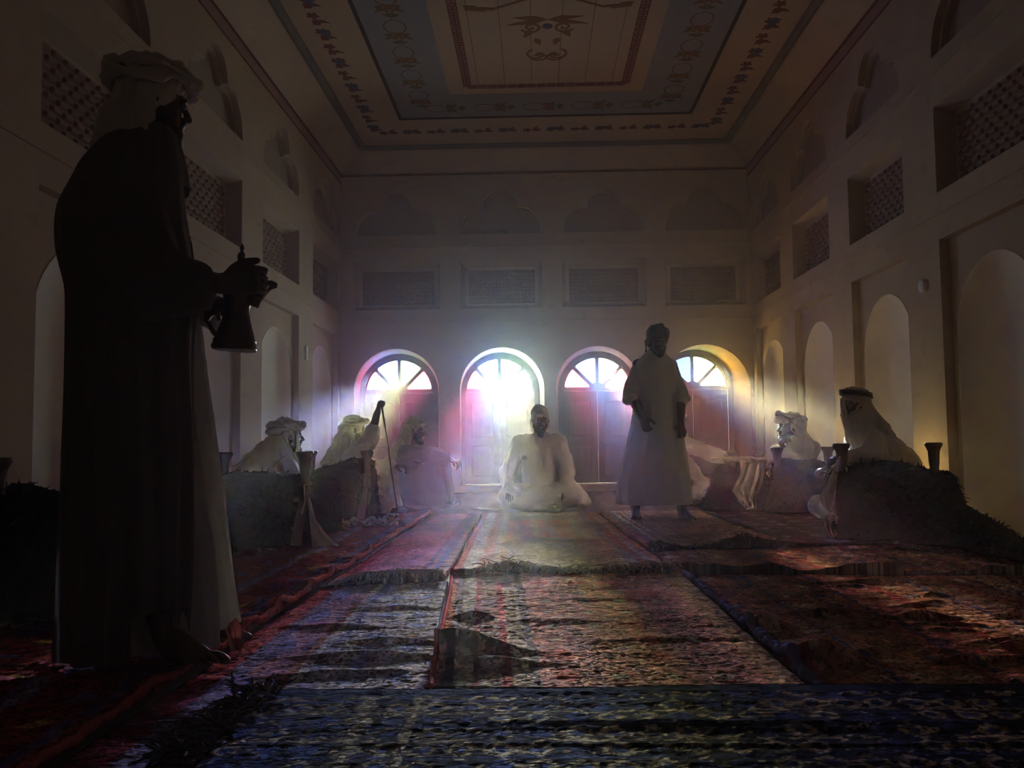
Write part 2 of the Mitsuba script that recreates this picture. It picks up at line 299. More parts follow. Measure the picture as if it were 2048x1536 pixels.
add('ceiling__frame_line', cat_mesh([tbox(fx0, fx0 + .035, YF, fy1, ZC - .012, ZC), tbox(fx1 - .035, fx1, YF, fy1, ZC - .012, ZC), tbox(fx0, fx1, fy1 - .035, fy1, ZC - .012, ZC)]), 'paint_dark')
def along(x0, x1, y1, step, fn):
    """calls fn(x, y, angle) along left, far and right sides"""
    out = []
    for y in np.arange(y1 - step * .5, 3.5, -step): out += [fn(x0, y, 90), fn(x1, y, 90)]
    nn = max(1, int((x1 - x0) / step)); st = (x1 - x0) / nn
    for k in range(nn): out.append(fn(x0 + st * (k + .5), y1, 0))
    return unary_union(out)
add('ceiling__chain_border', flat(along(gx0, gx1, gy1, 0.105, lambda x, y, r: affinity.rotate(unary_union([affinity.translate(Point(0, 0).buffer(0.046, 8).difference(Point(0, 0).buffer(0.022, 8)), x, y), affinity.translate(sbox(-.055, -.012, .055, .012), x, y), affinity.translate(sbox(-.052, .032, .052, .046), x, y), affinity.translate(sbox(-.052, -.046, .052, -.032), x, y)]), r, origin=(x, y)))), 'paint_red')
ex0, ex1, ey1 = fx0 + .33, fx1 - .33, fy1 - .30
add('ceiling__cartouche_lines', flat(along(ex0, ex1, ey1, 0.52, lambda x, y, r: affinity.rotate(unary_union([affinity.translate(affinity.scale(Point(0, 0).buffer(.1, 10), 1.35, 1.1).difference(affinity.scale(Point(0, 0).buffer(.1, 10), 1.22, .95)), x - .13, y), scroll(x + .10, y + .02, .06), scroll(x + .10, y - .02, .06, hand=-1), leafp(x + .05, y + .05, .12, .03, 50), leafp(x + .05, y - .05, .12, .03, -50), leafp(x + .2, y, .1, .03, 120), leafp(x + .2, y, .1, .03, -120)]), r, origin=(x, y)))), 'paint_brown')
add('ceiling__cartouche_flowers', flat(along(ex0, ex1, ey1, 0.52, lambda x, y, r: affinity.rotate(unary_union([flower(x + .17, y, .05), flower(x + .02, y + .09, .03), flower(x + .02, y - .09, .03)]), r, origin=(x, y))), 0.004), 'paint_green')
hx0, hx1, hy1 = fx0 - .36, fx1 + .34, fy1 + .42
add('ceiling__flower_vine', flat(along(hx0, hx1, hy1, 0.30, lambda x, y, r: affinity.rotate(unary_union([flower(x - .06, y + .02, .06), leafp(x, y, .13, .035, 25), leafp(x, y, .13, .03, 155), leafp(x + .02, y, .12, .03, -60), scroll(x + .1, y, .04)]), r, origin=(x, y)))), 'paint_red')
add('ceiling__blue_flowers', flat(along(hx0, hx1, hy1, 0.60, lambda x, y, r: affinity.rotate(unary_union([flower(x + .10, y - .01, .065, 6), leafp(x + .1, y, .15, .04, -20)]), r, origin=(x, y))), 0.004), 'paint_blue')
def both(p): return unary_union([p, affinity.scale(p, -1, 1, origin=(0.16, 0))])
cxm = 0.16
med = both(unary_union([leafp(cxm, 7.42, .40, .05, 14), leafp(cxm + .03, 7.40, .30, .05, -4), scroll(cxm + .24, 7.62, .1, 30), leafp(cxm + .17, 7.62, .16, .05, 70), leafp(cxm + .12, 7.78, .16, .045, 110), LineString([(cxm, 7.02), (cxm + .2, 7.06), (cxm + .5, 7.22), (cxm + .74, 7.20)]).buffer(.014), leafp(cxm + .5, 7.2, .25, .045, 5), leafp(cxm + .62, 7.2, .16, .05, -20),
      scroll(cxm + .15, 8.02, .12, -60, 1.0), scroll(cxm + .16, 8.2, .1, 20, .9), leafp(cxm + .05, 8.12, .1, .03, 20), leafp(cxm + .25, 6.7, .3, .05, 40), scroll(cxm + .35, 6.6, .15, 0), leafp(cxm + .1, 6.3, .4, .06, 60), scroll(cxm + .5, 6.1, .2, 45)]))
add('ceiling__medallion', flat(med), 'paint_brown')
add('ceiling__medallion_flowers', flat(both(unary_union([flower(cxm + .52, 6.82, .15, 6), flower(cxm, 7.0, .08, 5), flower(cxm, 7.55, .05, 5), flower(cxm + .7, 6.4, .12, 5), flower(cxm, 6.2, .2, 8)])), 0.004), 'paint_blue')
# faint seams between the ceiling boards
add('ceiling__board_seams', cat_mesh([tbox(x, x + .006, 3.0, gy1 - .05, ZC - .0025, ZC) for x in np.arange(gx0 + .12, gx1, 0.29)]), 'paint_brown')

# small fittings
def lamp_disc(x, y, z, nx): return lathe([(0, .03), (.02, .03), (.045, .022), (.05, .008), (.05, 0), (0, 0)], 24, (x, y, z), (nx, 0, 0))
add('wall_sensor', lamp_disc(XR - 0.002, 6.18, 1.80, -1), 'white_plastic', smooth=40, label='small round white fitting on the right wall pillar', cat='wall fitting')
add('wall_switch', m3.Manifold.cube([.02, .06, .16], True).translate([XL + .011, 9.36, 1.70]), 'white_plastic', label='narrow white switch plate on the left wall pillar', cat='switch')

# ------------------------------------------------------------------ rugs
def rug_bump(p, n, uv): return fbm(p.x * 70, p.y * 140, 0.0, 3)
def rug_flecks(p, n, uv):                                        # dark flecks scattered over the pile colour
    a = fbm(p.x * 105, p.y * 150, 0.0, 2); b = fbm(p.x * 6, p.y * 6, 3.0, 2)
    return smoothstep(0.50, 0.66, a * 0.8 + b * 0.25) * 0.8
def pile(c, sheen=0.6): return {'type': 'bumpmap', 'arbitrary': proc(rug_bump, 1.5e-3), 'scale': 0.008, 'bsdf': {'type': 'principled', 'base_color': c, 'roughness': 0.9, 'specular': 0.0, 'sheen': sheen, 'sheen_tint': 0.9}}
scene['rug'] = twosided({'type': 'blendbsdf', 'weight': proc(rug_flecks), 'bsdf_0': pile({'type': 'mesh_attribute', 'name': 'vertex_color'}), 'bsdf_1': diffuse((0.035, 0.03, 0.028))})
scene['rug_dark'] = twosided({'type': 'blendbsdf', 'weight': proc(rug_flecks), 'bsdf_0': pile({'type': 'mesh_attribute', 'name': 'vertex_color'}, 0.12), 'bsdf_1': diffuse((0.03, 0.03, 0.032))})
scene['yarn_grey'] = twosided(diffuse((0.38, 0.36, 0.32))); scene['yarn_dark'] = twosided(diffuse((0.10, 0.09, 0.08)))
scene['yarn_red'] = twosided(diffuse((0.42, 0.12, 0.11))); scene['yarn_blue'] = twosided(diffuse((0.16, 0.17, 0.30)))
def C(*c): return np.array(c, float)
def bands(t, stops):
    """stops: [(edge, colour), ...] ascending; colour below each edge"""
    out = np.tile(stops[-1][1], (len(t), 1)).astype(float)
    for e, c in reversed(stops): out[t < e] = c
    return out
def hsh(a, b, s=0):
    return np.modf(np.abs(np.sin(a * 12.9898 + b * 78.233 + s * 37.719) * 43758.5453))[0]
def motif(u, v, pu, pv, seed=0):
    """0..1 mask of repeating stepped diamonds, pitch pu x pv"""
    cu, cv = np.floor(u / pu), np.floor(v / pv)
    a, b = np.abs(u / pu - cu - .5), np.abs(v / pv - cv - .5)
    a, b = np.floor(a * 10) / 10, np.floor(b * 10) / 10
    return (a + b), hsh(cu, cv, seed)
def ridge(X, Y, cx, cy, lx, wy, h, ang=0.0):
    c, s = math.cos(ang), math.sin(ang); a = (X - cx) * c + (Y - cy) * s; b = -(X - cx) * s + (Y - cy) * c
    prof = np.exp(-(b / wy) ** 2 * np.where(b < 0, 2.4, 1.0))      # steeper towards the camera
    return h * prof * np.exp(-(a / lx) ** 2)
RUGS = {}
def make_rug(name, label, quad, z0, pattern, cell=0.012, ridges=(), pile=0.004, rough=0.010, seed=1, edge_lift=(), group=None, mat='rug'):
    """quad: near-left, near-right, far-right, far-left (x, y)"""
    q = np.asarray(quad, float)
    W = (np.linalg.norm(q[1] - q[0]) + np.linalg.norm(q[2] - q[3])) / 2; L = (np.linalg.norm(q[3] - q[0]) + np.linalg.norm(q[2] - q[1])) / 2
    nu, nv = int(W / cell) + 2, int(L / cell) + 2
    def height(X, Y):
        P = np.stack([X, Y, X * 0], 1)
        z = rough * 2 * vnoise(P * [1, 1.6, 1], 2.3, seed, 3) + rough * .7 * vnoise(P * [1, 2.2, 1], 9.0, seed + 5, 2)
        z = z + pile * 1.3 * vnoise(P * [1, 1.4, 1], 52.0, seed + 9, 2)
        for r in ridges: z = z + ridge(X, Y, *r)
        return z
    def fn(u, v):
        a = q[0] + (q[1] - q[0]) * u[:, None]; b = q[3] + (q[2] - q[3]) * u[:, None]
        xy = a + (b - a) * v[:, None]
        wob = 0.005 * np.sin(v * L * 3.1 + seed) * (1 - 2 * np.minimum(u, 1 - u)) ** 4
        xy[:, 0] += wob; xy[:, 1] += 0.005 * np.sin(u * W * 5.3 + seed * 2)
        z = z0 + height(xy[:, 0], xy[:, 1])
        for (side, amp, s) in edge_lift:
            t = {'near': v * L, 'far': (1 - v) * L, 'left': u * W, 'right': (1 - u) * W}[side]
            al = u * W if side in ('near', 'far') else v * L
            lump = np.clip(meshkit.fbm(np.stack([al * 3.3, al * 0, al * 0 + s], 1), 3, seed) * 2.1 - 0.55, 0.05, 1)
            z = z + amp * lump * np.exp(-(t / 0.05) ** 2)
        return np.stack([xy[:, 0], xy[:, 1], z], 1)
    m = grid_mesh(nu, nv, fn)
    u, v = np.meshgrid(np.linspace(0, 1, nu), np.linspace(0, 1, nv), indexing='ij'); u, v = u.ravel(), v.ravel()
    P = np.stack([u * W, v * L, u * 0], 1)
    wu, wv = (0.022 * vnoise(P, f, seed + s_, 2) for f, s_ in ((22, 31), (25, 32)))
    col = np.clip(pattern(u * W + wu * np.minimum(1, 12 * u * (1 - u)), v * L + wv, W, L), 0.01, 0.95)
    if edge_lift: col[v * L < .06] = C(.20, .18, .15)              # end web at the fringe, darkened to stand for shade below the lifted edge
    wear = meshkit.fbm(P * 3.0 + seed, 3, seed); fleck = meshkit.noise(P * [45, 60, 1], seed + 3)
    col = col * (0.55 + 0.8 * wear[:, None]) * (0.45 + 1.1 * fleck[:, None] ** 1.5)
    # turned-down edge
    i = np.arange(nu * nv).reshape(nu, nv); loop = np.concatenate([i[:-1, 0], i[-1, :-1], i[:0:-1, -1], i[0, :0:-1]])
    low = np.array(m.vertices)[loop]; low[:, 2] = np.minimum(low[:, 2] - 0.015, z0 - 0.02)
    k = len(m.vertices); n = len(loop); j = np.arange(n); jn = (j + 1) % n
    F = np.vstack([m.faces, np.stack([loop[jn], loop[j], k + j], 1), np.stack([loop[jn], k + j, k + jn], 1)])
    mesh = trimesh.Trimesh(np.vstack([m.vertices, low]), F, process=False)
    key = add(name, mesh, mat, smooth=True, color=np.vstack([col, col[loop]]), label=label, cat='rug', group=group)
    RUGS[key] = (np.array(m.vertices).reshape(nu, nv, 3))
    return key
def edge_line(key, side):
    g = RUGS[key]; return {'near': g[:, 0], 'far': g[:, -1], 'left': g[0], 'right': g[-1]}[side]
def fringe(key, side, count, length, seed, bsdf='yarn_grey', up=0.35, lo=0.0, hi=1.0):
    """loose yarn ends along an edge, one part of the rug"""
    rng = np.random.default_rng(seed); e = edge_line(key, side); g = RUGS[key]
    out = e - {'near': g[:, 3], 'far': g[:, -4], 'left': g[3], 'right': g[-4]}[side]; ms = []
    for _ in range(count):
        i = int(np.clip(rng.uniform(lo, hi), 0, .999) * len(e)); o = out[i] / (np.linalg.norm(out[i]) + 1e-9); o[2] = 0
        l = length * rng.uniform(.4, 1.2); w = rng.normal(0, .5, 3) * [1, .4, 0]; lift = rng.uniform(-.1, up * 1.6)
        p = [e[i] + [0, 0, -.004]]; d = o + w * .6 + [0, 0, lift]
        for s in range(5):
            p.append(p[-1] + d * l / 5); d = d + rng.normal(0, .35, 3) * [1, .6, .5] + [0, 0, -.28]
            if p[-1][2] < .004: p[-1][2] = .004
        ms.append(tube(p, [.0038, .0036, .0034, .003, .0028, .002], 4, cap=False))
    add(f'{key}__fringe', cat_mesh(ms), bsdf, smooth=True, kind='stuff')
def binding(key, side, r, bsdf, wob=0.25, dz=0.0, seed=3):
    e = edge_line(key, side)[::2]; n = len(e); t = np.arange(n)
    rr = r * (1 + wob * np.sin(t * 1.9) * .6 + wob * meshkit.noise(np.stack([t * .3, t * 0, t * 0 + seed], 1)))
    add(f'{key}__edge_binding', tube(e + [0, 0, dz], rr, 8), bsdf, smooth=True)

cream, tan, rust, wine, navy, dark, orange, rose, grey = C(.62, .57, .48), C(.47, .38, .30), C(.42, .18, .12), C(.30, .08, .09), C(.07, .08, .15), C(.06, .05, .05), C(.58, .29, .13), C(.46, .27, .25), C(.34, .33, .33)
def pat_centre(u, v, W, L):
    c = bands(u, [(.03, rust), (.065, dark), (.12, cream * .8), (.135, wine), (.215, rose * .6 + dark * .3), (.24, wine), (.30, tan), (.33, dark * 2), (9, C(.60, .33, .28))])
    d, r = motif(u - .33, v, .16, .22, 3)
    f = u > .33
    c[f & (d < .22)] = C(.50, .18, .15); c[f & (d < .12) & (r > .4)] = tan
    c[f & (d > .62) & (r > .6)] = C(.30, .20, .20)
    b = (u > .14) & (u < .21) & (np.modf(v / .09)[0] < .45); c[b] = cream * .75
    right = W - u < .10; c[right] = C(.45, .32, .2)
    return c
def pat_faded_blue(u, v, W, L):
    c = bands(u, [(.10, wine * .8), (.16, C(.18, .18, .28)), (.28, C(.34, .20, .20)), (.31, orange * .5), (.35, cream * .9), (.38, C(.25, .24, .32)), (9, C(.46, .42, .44))])
    d, r = motif(u, v, .14, .18, 5); f = u > .38
    c[f & (d < .25) & (r > .45)] = C(.24, .26, .42); c[f & (d < .2) & (r < .25)] = C(.55, .36, .24); c[f & (d > .6)] = C(.52, .46, .46)
    q = (u < .28) & (u > .16); d2, r2 = motif(u, v, .12, .5, 8); c[q & (d2 < .3)] = C(.16, .17, .30)
    return c
def pat_magenta(u, v, W, L):
    c = bands(u, [(.06, wine), (.38, C(.52, .20, .25)), (.40, navy), (.42, C(.5, .2, .22)), (.46, navy * 1.6), (9, rose * .8)])
    d, r = motif(u, v, .11, .16, 9); c[(d < .2) & (r > .6) & (u < .38)] = C(.42, .12, .2)
    s = (u > .46) & (np.modf(v / .17)[0] < .5); c[s] = dark * 2
    return c
def pat_far_centre(u, v, W, L):
    c = bands(u, [(.04, C(.4, .14, .13)), (.13, cream * 1.05), (.15, rust), (.20, rose), (.23, cream * .9), (.245, orange), (9, tan * 1.05)])
    f = (u > .26) & (u < W - .35) & (v > L * .42) & (v < L * .80); c[f] = C(.60, .20, .12)
    d, r = motif(u, v, .13, .13, 4); c[f & (d < .3) & (r > .35)] = cream; c[f & (d < .12)] = orange
    h = (v > L * .36) & (v < L * .40) & (u > .25); c[h] = orange * .8
    e = u > W - .2; c[e] = bands((W - u)[e], [(.05, rust), (.09, cream * .7), (.13, rust), (9, grey)])
    return c
def pat_peach(u, v, W, L):
    c = bands(u, [(.05, rust * .9), (.10, grey * .7), (.13, cream), (.16, rust), (.19, cream), (.22, rust), (.34, C(.55, .38, .28)), (.37, rust), (9, C(.56, .36, .25))])
    d, r = motif(u, v, .2, .25, 6); c[(u > .37) & (d < .2) & (r > .7)] = C(.5, .25, .18)
    return c
def pat_brown(u, v, W, L):
    c = bands(np.modf(u / .74)[0] * .74, [(.05, wine * .7), (.12, C(.30, .17, .10)), (.135, orange * .8), (.24, C(.34, .2, .13)), (.26, navy * 1.4), (.40, C(.38, .22, .14)), (.415, orange * .9), (.55, C(.28, .14, .10)), (.57, navy), (9, C(.36, .23, .15))])
    d, r = motif(u, v, .13, .2, 7); c[(d < .22) & (r > .55)] = C(.52, .40, .28); c[(d < .2) & (r < .25)] = C(.10, .10, .14); c[(d > .7)] = C(.3, .12, .08)
    return c * 1.5
def pat_navy(u, v, W, L):
    row = np.modf(v / .19)[0]; c = np.tile(C(.035, .037, .055), (len(u), 1))
    d, r = motif(u, v, .085, .095, 2)
    c[(d < .36) & (r > .35)] = C(.66, .59, .47); c[(d > .3) & (d < .5) & (hsh(np.floor(u / .03), np.floor(v / .02), 4) > .62)] = C(.60, .53, .42); c[(d < .12)] = C(.10, .13, .28)
    c[(d < .34) & (r < .2)] = C(.08, .11, .26)
    c[(row < .09) & (hsh(np.floor(u / .04), np.floor(v / .05), 8) > .3)] = C(.66, .59, .47); c[(row > .5) & (row < .56)] = C(.09, .12, .26)
    left = u < .55; c[left] *= .55  # left end darkened in the colour to stand for the dimmer light there
    ln = (np.abs(u - .30) < .012) | (np.abs(u - .42) < .01); c[ln] = cream * .7
    top = v > L - .07; c[top] = C(.05, .06, .10)
    return c
def pat_runner(u, v, W, L):
    r = W - u
    c = bands(r, [(.05, wine), (.09, C(.14, .12, .32)), (.30, C(.30, .06, .07)), (.33, C(.30, .28, .40)), (.36, C(.16, .13, .35)), (9, C(.26, .05, .06))])
    d, q = motif(u, v, .16, .2, 11); f = (r > .36) | ((r < .30) & (r > .09))
    c[f & (d < .2) & (q > .5)] = C(.15, .15, .36); c[f & (d < .12) & (q < .3)] = C(.5, .36, .12); c[f & (d > .75)] = C(.09, .05, .06)
    return c
def pat_dark(u, v, W, L):
    d, q = motif(u, v, .2, .24, 12); c = np.tile(C(.11, .06, .055), (len(u), 1)); c[d < .25] = C(.10, .10, .13); c[(d < .12)] = C(.2, .16, .12); return c

r = make_rug('rug', 'dark patterned rug under the seated men along the end wall', [(XL + .05, 7.78), (XR - .05, 7.78), (XR - .05, D - .05), (XL + .05, D - .05)], -0.012, pat_dark, 0.03, pile=.003)
far_dark = r
runner = make_rug('rug', 'deep red pile rug with blue motifs and thick rope edge along the left row', [(XL + .06, 1.15), (-1.10, 1.15), (-1.0, 7.75), (XL + .06, 7.75)], 0.030, pat_runner, 0.013, pile=.009, rough=.016, seed=21,
    ridges=[(-1.05, 3.45, .16, .07, .03, .1), (-1.1, 3.05, .25, .1, .03, -.1), (-1.15, 3.9, .2, .08, .03, 0), (-1.05, 4.3, .16, .06, .032, .1), (-1.2, 4.75, .2, .07, .025, 0), (-1.02, 5.2, .13, .05, .028, 0), (-1.3, 2.35, .3, .1, .03, .1)])
binding(runner, 'right', 0.010, 'yarn_red', .5, -.004)
blue_l = make_rug('rug', 'faded blue and lilac rug with pale stripes beside the standing man', [(-1.075, 1.15), (-0.222, 1.15), (-0.452, 4.20), (-1.04, 4.11)], 0.0, pat_faded_blue, 0.0075, seed=4, pile=.0045, rough=.009,
    ridges=[(-.55, 2.75, .22, .035, .022, 0), (-.62, 2.55, .2, .03, .018, .1), (-.75, 3.2, .2, .04, .016, 0), (-.5, 2.95, .16, .03, .018, -.1), (-.85, 2.1, .2, .04, .02, .1), (-.6, 3.55, .2, .04, .012, 0)])
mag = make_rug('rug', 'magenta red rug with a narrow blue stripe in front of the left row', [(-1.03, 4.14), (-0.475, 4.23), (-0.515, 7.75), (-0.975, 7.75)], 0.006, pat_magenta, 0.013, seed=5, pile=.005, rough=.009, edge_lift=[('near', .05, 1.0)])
fringe(mag, 'near', 260, .07, 31)
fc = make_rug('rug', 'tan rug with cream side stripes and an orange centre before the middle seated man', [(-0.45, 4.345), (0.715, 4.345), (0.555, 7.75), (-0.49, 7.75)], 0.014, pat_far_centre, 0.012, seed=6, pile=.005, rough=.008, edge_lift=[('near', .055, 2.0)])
fringe(fc, 'near', 420, .075, 32, up=.6, lo=.15)
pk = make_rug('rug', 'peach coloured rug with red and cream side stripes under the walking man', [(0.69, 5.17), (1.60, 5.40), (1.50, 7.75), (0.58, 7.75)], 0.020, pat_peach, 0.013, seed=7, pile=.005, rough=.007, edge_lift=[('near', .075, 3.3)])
fringe(pk, 'near', 300, .07, 33, bsdf='yarn_dark', up=.5)
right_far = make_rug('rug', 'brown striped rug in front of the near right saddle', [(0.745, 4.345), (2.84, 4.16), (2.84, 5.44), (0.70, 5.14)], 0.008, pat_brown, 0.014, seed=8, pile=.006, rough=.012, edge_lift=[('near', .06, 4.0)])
rr = make_rug('rug', 'dark red rug below the far right row, its edge running askew', [(1.635, 5.4), (2.84, 5.48), (2.84, 7.75), (1.53, 7.75)], 0.018, pat_dark, 0.016, seed=9, pile=.006, rough=.010)
binding(rr, 'left', 0.018, 'yarn_dark', .4)
ctr = make_rug('rug', 'worn rose and tan rug with a red bound edge in the middle of the floor', [(-0.30, 2.36), (0.75, 2.36), (0.725, 4.315), (-0.44, 4.315)], 0.020, pat_centre, 0.0075, seed=10, pile=.0045, rough=.007,
    ridges=[(-.27, 2.76, .17, .045, .075, -.12), (-.25, 3.25, .07, .03, .03, 0), (-.2, 2.58, .18, .04, .03, .05), (-.38, 4.28, .2, .05, .03, 0), (.2, 3.6, .25, .05, .008, 0), (.4, 2.9, .3, .05, .008, .1), (.05, 3.2, .2, .05, .008, 0)])
binding(ctr, 'left', 0.008, 'yarn_red', .3)
br_ = make_rug('rug', 'brown and orange striped rug with many wrinkles on the right', [(0.785, 2.36), (2.86, 2.36), (2.84, 4.12), (0.755, 4.305)], 0.012, pat_brown, 0.009, seed=12, pile=.0055, rough=.009,
    ridges=[(.87, 2.62, .12, .06, .075, -.15), (.83, 3.12, .09, .035, .045, -.1)] + [(1.0 + 1.75 * hsh(k, 1.0), 2.2 + 1.85 * hsh(k, 2.0), .05 + .11 * hsh(k, 3.0), .018 + .018 * hsh(k, 4.0), .010 + .018 * hsh(k, 5.0), .2 * (hsh(k, 6.0) - .6)) for k in range(70)])
binding(br_, 'left', 0.015, 'yarn_blue', .45, .004)
nv = make_rug('rug', 'dark navy rug with rows of cream motifs nearest the camera', [(-0.70, 0.95), (2.55, 0.95), (2.55, 2.345), (-0.735, 2.265)], 0.044, pat_navy, 0.007, mat='rug_dark', seed=13, pile=.0028, rough=.004,
    ridges=[(.9, .96 + .095 * k + .047, 1.1 + .9 * hsh(k, 4.0), .014 + .012 * hsh(k, 5.0), .0018 + .0022 * hsh(k, 3.0), .004 * (k % 3 - 1)) for k in range(14)] + [(.4, 2.0, .8, .05, .010, 0), (1.5, 1.85, .5, .05, .012, .05), (1.7, 2.1, .3, .04, .014, 0)])
fringe(nv, 'left', 160, .06, 34, bsdf='yarn_dark', up=.5, lo=.55)
# knotted tassel clumps on the navy rug's left end
rng = np.random.default_rng(77)
for x, y in ((-.745, 2.13), (-.755, 1.98), (-.77, 1.82), (-.74, 2.24)):
    ms = []
    for _ in range(70):
        a = rng.uniform(0, 2 * np.pi); d = np.array([math.cos(a) - .3, math.sin(a), rng.uniform(.3, 1.6)]); p = [np.array([x, y, .03]) + rng.normal(0, .018, 3) * [1, 1, .2]]
        for _q in range(5): p.append(p[-1] + d * .009); d = d + rng.normal(0, .6, 3) + [0, 0, -.6]; p[-1][2] = max(p[-1][2], .012)
        ms.append(tube(p, [.0050, .0050, .0045, .004, .0035, .002], 5, cap=False))
    add(f'{nv}__tassel', cat_mesh(ms), 'yarn_dark', smooth=True, kind='stuff')

# ------------------------------------------------------------------ people: figure kit
scene['skin'] = twosided(principled((0.11, 0.065, 0.045), 0.42, specular=0.4))
scene['eye_white'] = twosided(principled((0.22, 0.20, 0.18), 0.25))
scene['hair'] = twosided(principled((0.02, 0.017, 0.015), 0.5))
def cloth(key, c, trans=0.6):
    scene[key] = {'type': 'principledthin', 'base_color': {'type': 'rgb', 'value': list(c)}, 'roughness': 0.8, 'diff_trans': trans, 'sheen': 0.4, 'thin': True} if False else \
        {'type': 'principledthin', 'base_color': {'type': 'rgb', 'value': list(c)}, 'roughness': 0.8, 'diff_trans': trans, 'sheen': 0.4}
    return key
for k_, c_ in (('white_robe', (0.60, 0.57, 0.52)), ('cream_robe', (0.52, 0.45, 0.35)), ('headcloth', (0.52, 0.47, 0.40)), ('dark_cloth', (0.06, 0.05, 0.045)), ('blue_grey_robe', (0.20, 0.21, 0.25))):
    scene[k_] = twosided(principled(c_, 0.85, specular=0.15, sheen=0.5))
cloth('sheer_robe', (0.60, 0.57, 0.52), 1.1); cloth('brown_cloak', (0.15, 0.125, 0.11), 0.25)
def ell(c, r): return m3.Manifold.sphere(1, 24).scale(list(np.broadcast_to(np.asarray(r, float), (3,)))).translate(list(map(float, c)))
def hull(*ms): return m3.Manifold.batch_hull(list(ms))
def bone(a, ra, b, rb): return hull(ell(a, ra), ell(b, rb))
def chain(pts, rad): return [bone(pts[i], rad[i], pts[i + 1], rad[i + 1]) for i in range(len(pts) - 1)]
def union(ms): return m3.Manifold.batch_boolean([m for m in ms], m3.OpType.Add)
def soften(man, edge, it=8, fold=0.0, fs=(11, 11, 2.2), seed=0, fine=0.0):
    t = tri(man.refine_to_length(edge)); t = trimesh.Trimesh(t.vertices, t.faces, process=True)
    if it: trimesh.smoothing.filter_taubin(t, 0.6, -0.61, it)
    if fold or fine:
        v = np.array(t.vertices); n = np.array(t.vertex_normals)
        d = fold * 2 * (np.abs(vnoise(v * fs, 1.0, seed, 2)) * 2 - .35)
        d = d + fine * 2 * vnoise(v, 38, seed + 4, 2)
        t.vertices = v + n * d[:, None]
    return t
def frame(o, x, up):
    """4x4 with columns forward, left, up"""
    x = np.asarray(x, float); x = x / np.linalg.norm(x); y = np.cross(up, x); y /= np.linalg.norm(y); z = np.cross(x, y)
    M = np.eye(4); M[:3, 0], M[:3, 1], M[:3, 2], M[:3, 3] = x, y, z, o; return M
def heading(o, deg, tilt=0.0, roll=0.0):
    a, b = math.radians(deg), math.radians(tilt)
    f = np.array([math.cos(a) * math.cos(b), math.sin(a) * math.cos(b), math.sin(b)])
    return frame(o, f, [-math.sin(b) * math.cos(a) + math.sin(roll) * math.sin(a), -math.sin(b) * math.sin(a) - math.sin(roll) * math.cos(a), math.cos(b)])
def mv(m, M): return m.transform(np.asarray(M)[:3]) if isinstance(m, m3.Manifold) else m.copy().apply_transform(M)
def head_solid():
    h = [ell((-.012, 0, .035), (.098, .077, .085)), hull(ell((.03, 0, -.015), (.055, .063, .06)), ell((.05, 0, -.088), (.034, .036, .028))),
         hull(ell((-.005, .052, -.06), .022), ell((.06, .018, -.098), .018)), hull(ell((-.005, -.052, -.06), .022), ell((.06, -.018, -.098), .018)),
         hull(ell((.082, .034, .014), .012), ell((.082, -.034, .014), .012)),
         hull(ell((.088, 0, .006), .009), ell((.112, 0, -.034), .011)), hull(ell((.112, 0, -.036), .010), ell((.09, .014, -.042), .008), ell((.09, -.014, -.042), .008)),
         ell((.090, 0, -.066), (.011, .022, .007)), ell((.087, 0, -.077), (.011, .018, .007)), ell((.080, 0, -.102), (.018, .02, .015)),
         ell((-.008, .078, -.012), (.018, .009, .03)), ell((-.008, -.078, -.012), (.018, .009, .03)), bone((-.02, 0, -.06), .055, (-.035, 0, -.2), .058)]
    return union(h) - ell((.098, .032, -.006), (.016, .018, .010)) - ell((.098, -.032, -.006), (.016, .018, .010))
def eyes(M): return [mv(ell((.082, s * .032, -.006), .0115), M) for s in (-1, 1)]
def beard_solid(): return union([hull(ell((.07, 0, -.098), (.03, .04, .022)), ell((.01, .055, -.06), (.02, .02, .03)), ell((.01, -.055, -.06), (.02, .02, .03)), ell((.07, 0, -.14), (.025, .028, .03))), ell((.094, 0, -.055), (.010, .026, .006))])
def hand_solid(curl=(50, 60, 40), thumb=(.55, .65, -.45), spread=0.0, right=True, index=None, scale=1.0):
    """frame: x to the fingers, y to the thumb side, z out of the back of the hand"""
    out = [hull(ell((.0, .0, 0), (.024, .024, .018)), ell((.082, .030, 0), (.013, .012, .013)), ell((.084, -.028, -.002), (.012, .011, .012)), ell((.03, .028, -.006), (.02, .014, .014)))]
    for k, (y, L) in enumerate(((.030, .076), (.010, .086), (-.010, .080), (-.028, .062))):
        c = curl if not (k == 0 and index is not None) else index
        p = np.array([.085, y, 0.0]); a = 0.0; pts = [p.copy()]
        for frac, deg in zip((.46, .30, .24), c):
            a += math.radians(deg); p = p + L * frac * np.array([math.cos(a), spread * (1.5 - k) * .1, -math.sin(a)]); pts.append(p.copy())
        out += chain(pts, [.0098, .0090, .0084, .0074])
    d = np.array(thumb, float); d /= np.linalg.norm(d); b = np.array([.026, .034, -.006])
    p1 = b + d * .038; p2 = p1 + (d * .7 + np.array([.55, -.25, -.35])) * .034
    out += chain([b, p1, p2], [.014, .0115, .0092])
    return union(out).scale([scale] * 3) if scale != 1.0 else union(out)
def arm(sh, el, wr, hand_dir, hand_up, r=(.056, .044, .030), right=True, **hk):
    h = hand_solid(right=right, **hk)
    if not right: h = h.scale([1, -1, 1])
    M = frame(wr, hand_dir, hand_up)
    return chain([sh, el, wr], r) + [mv(h, M)]
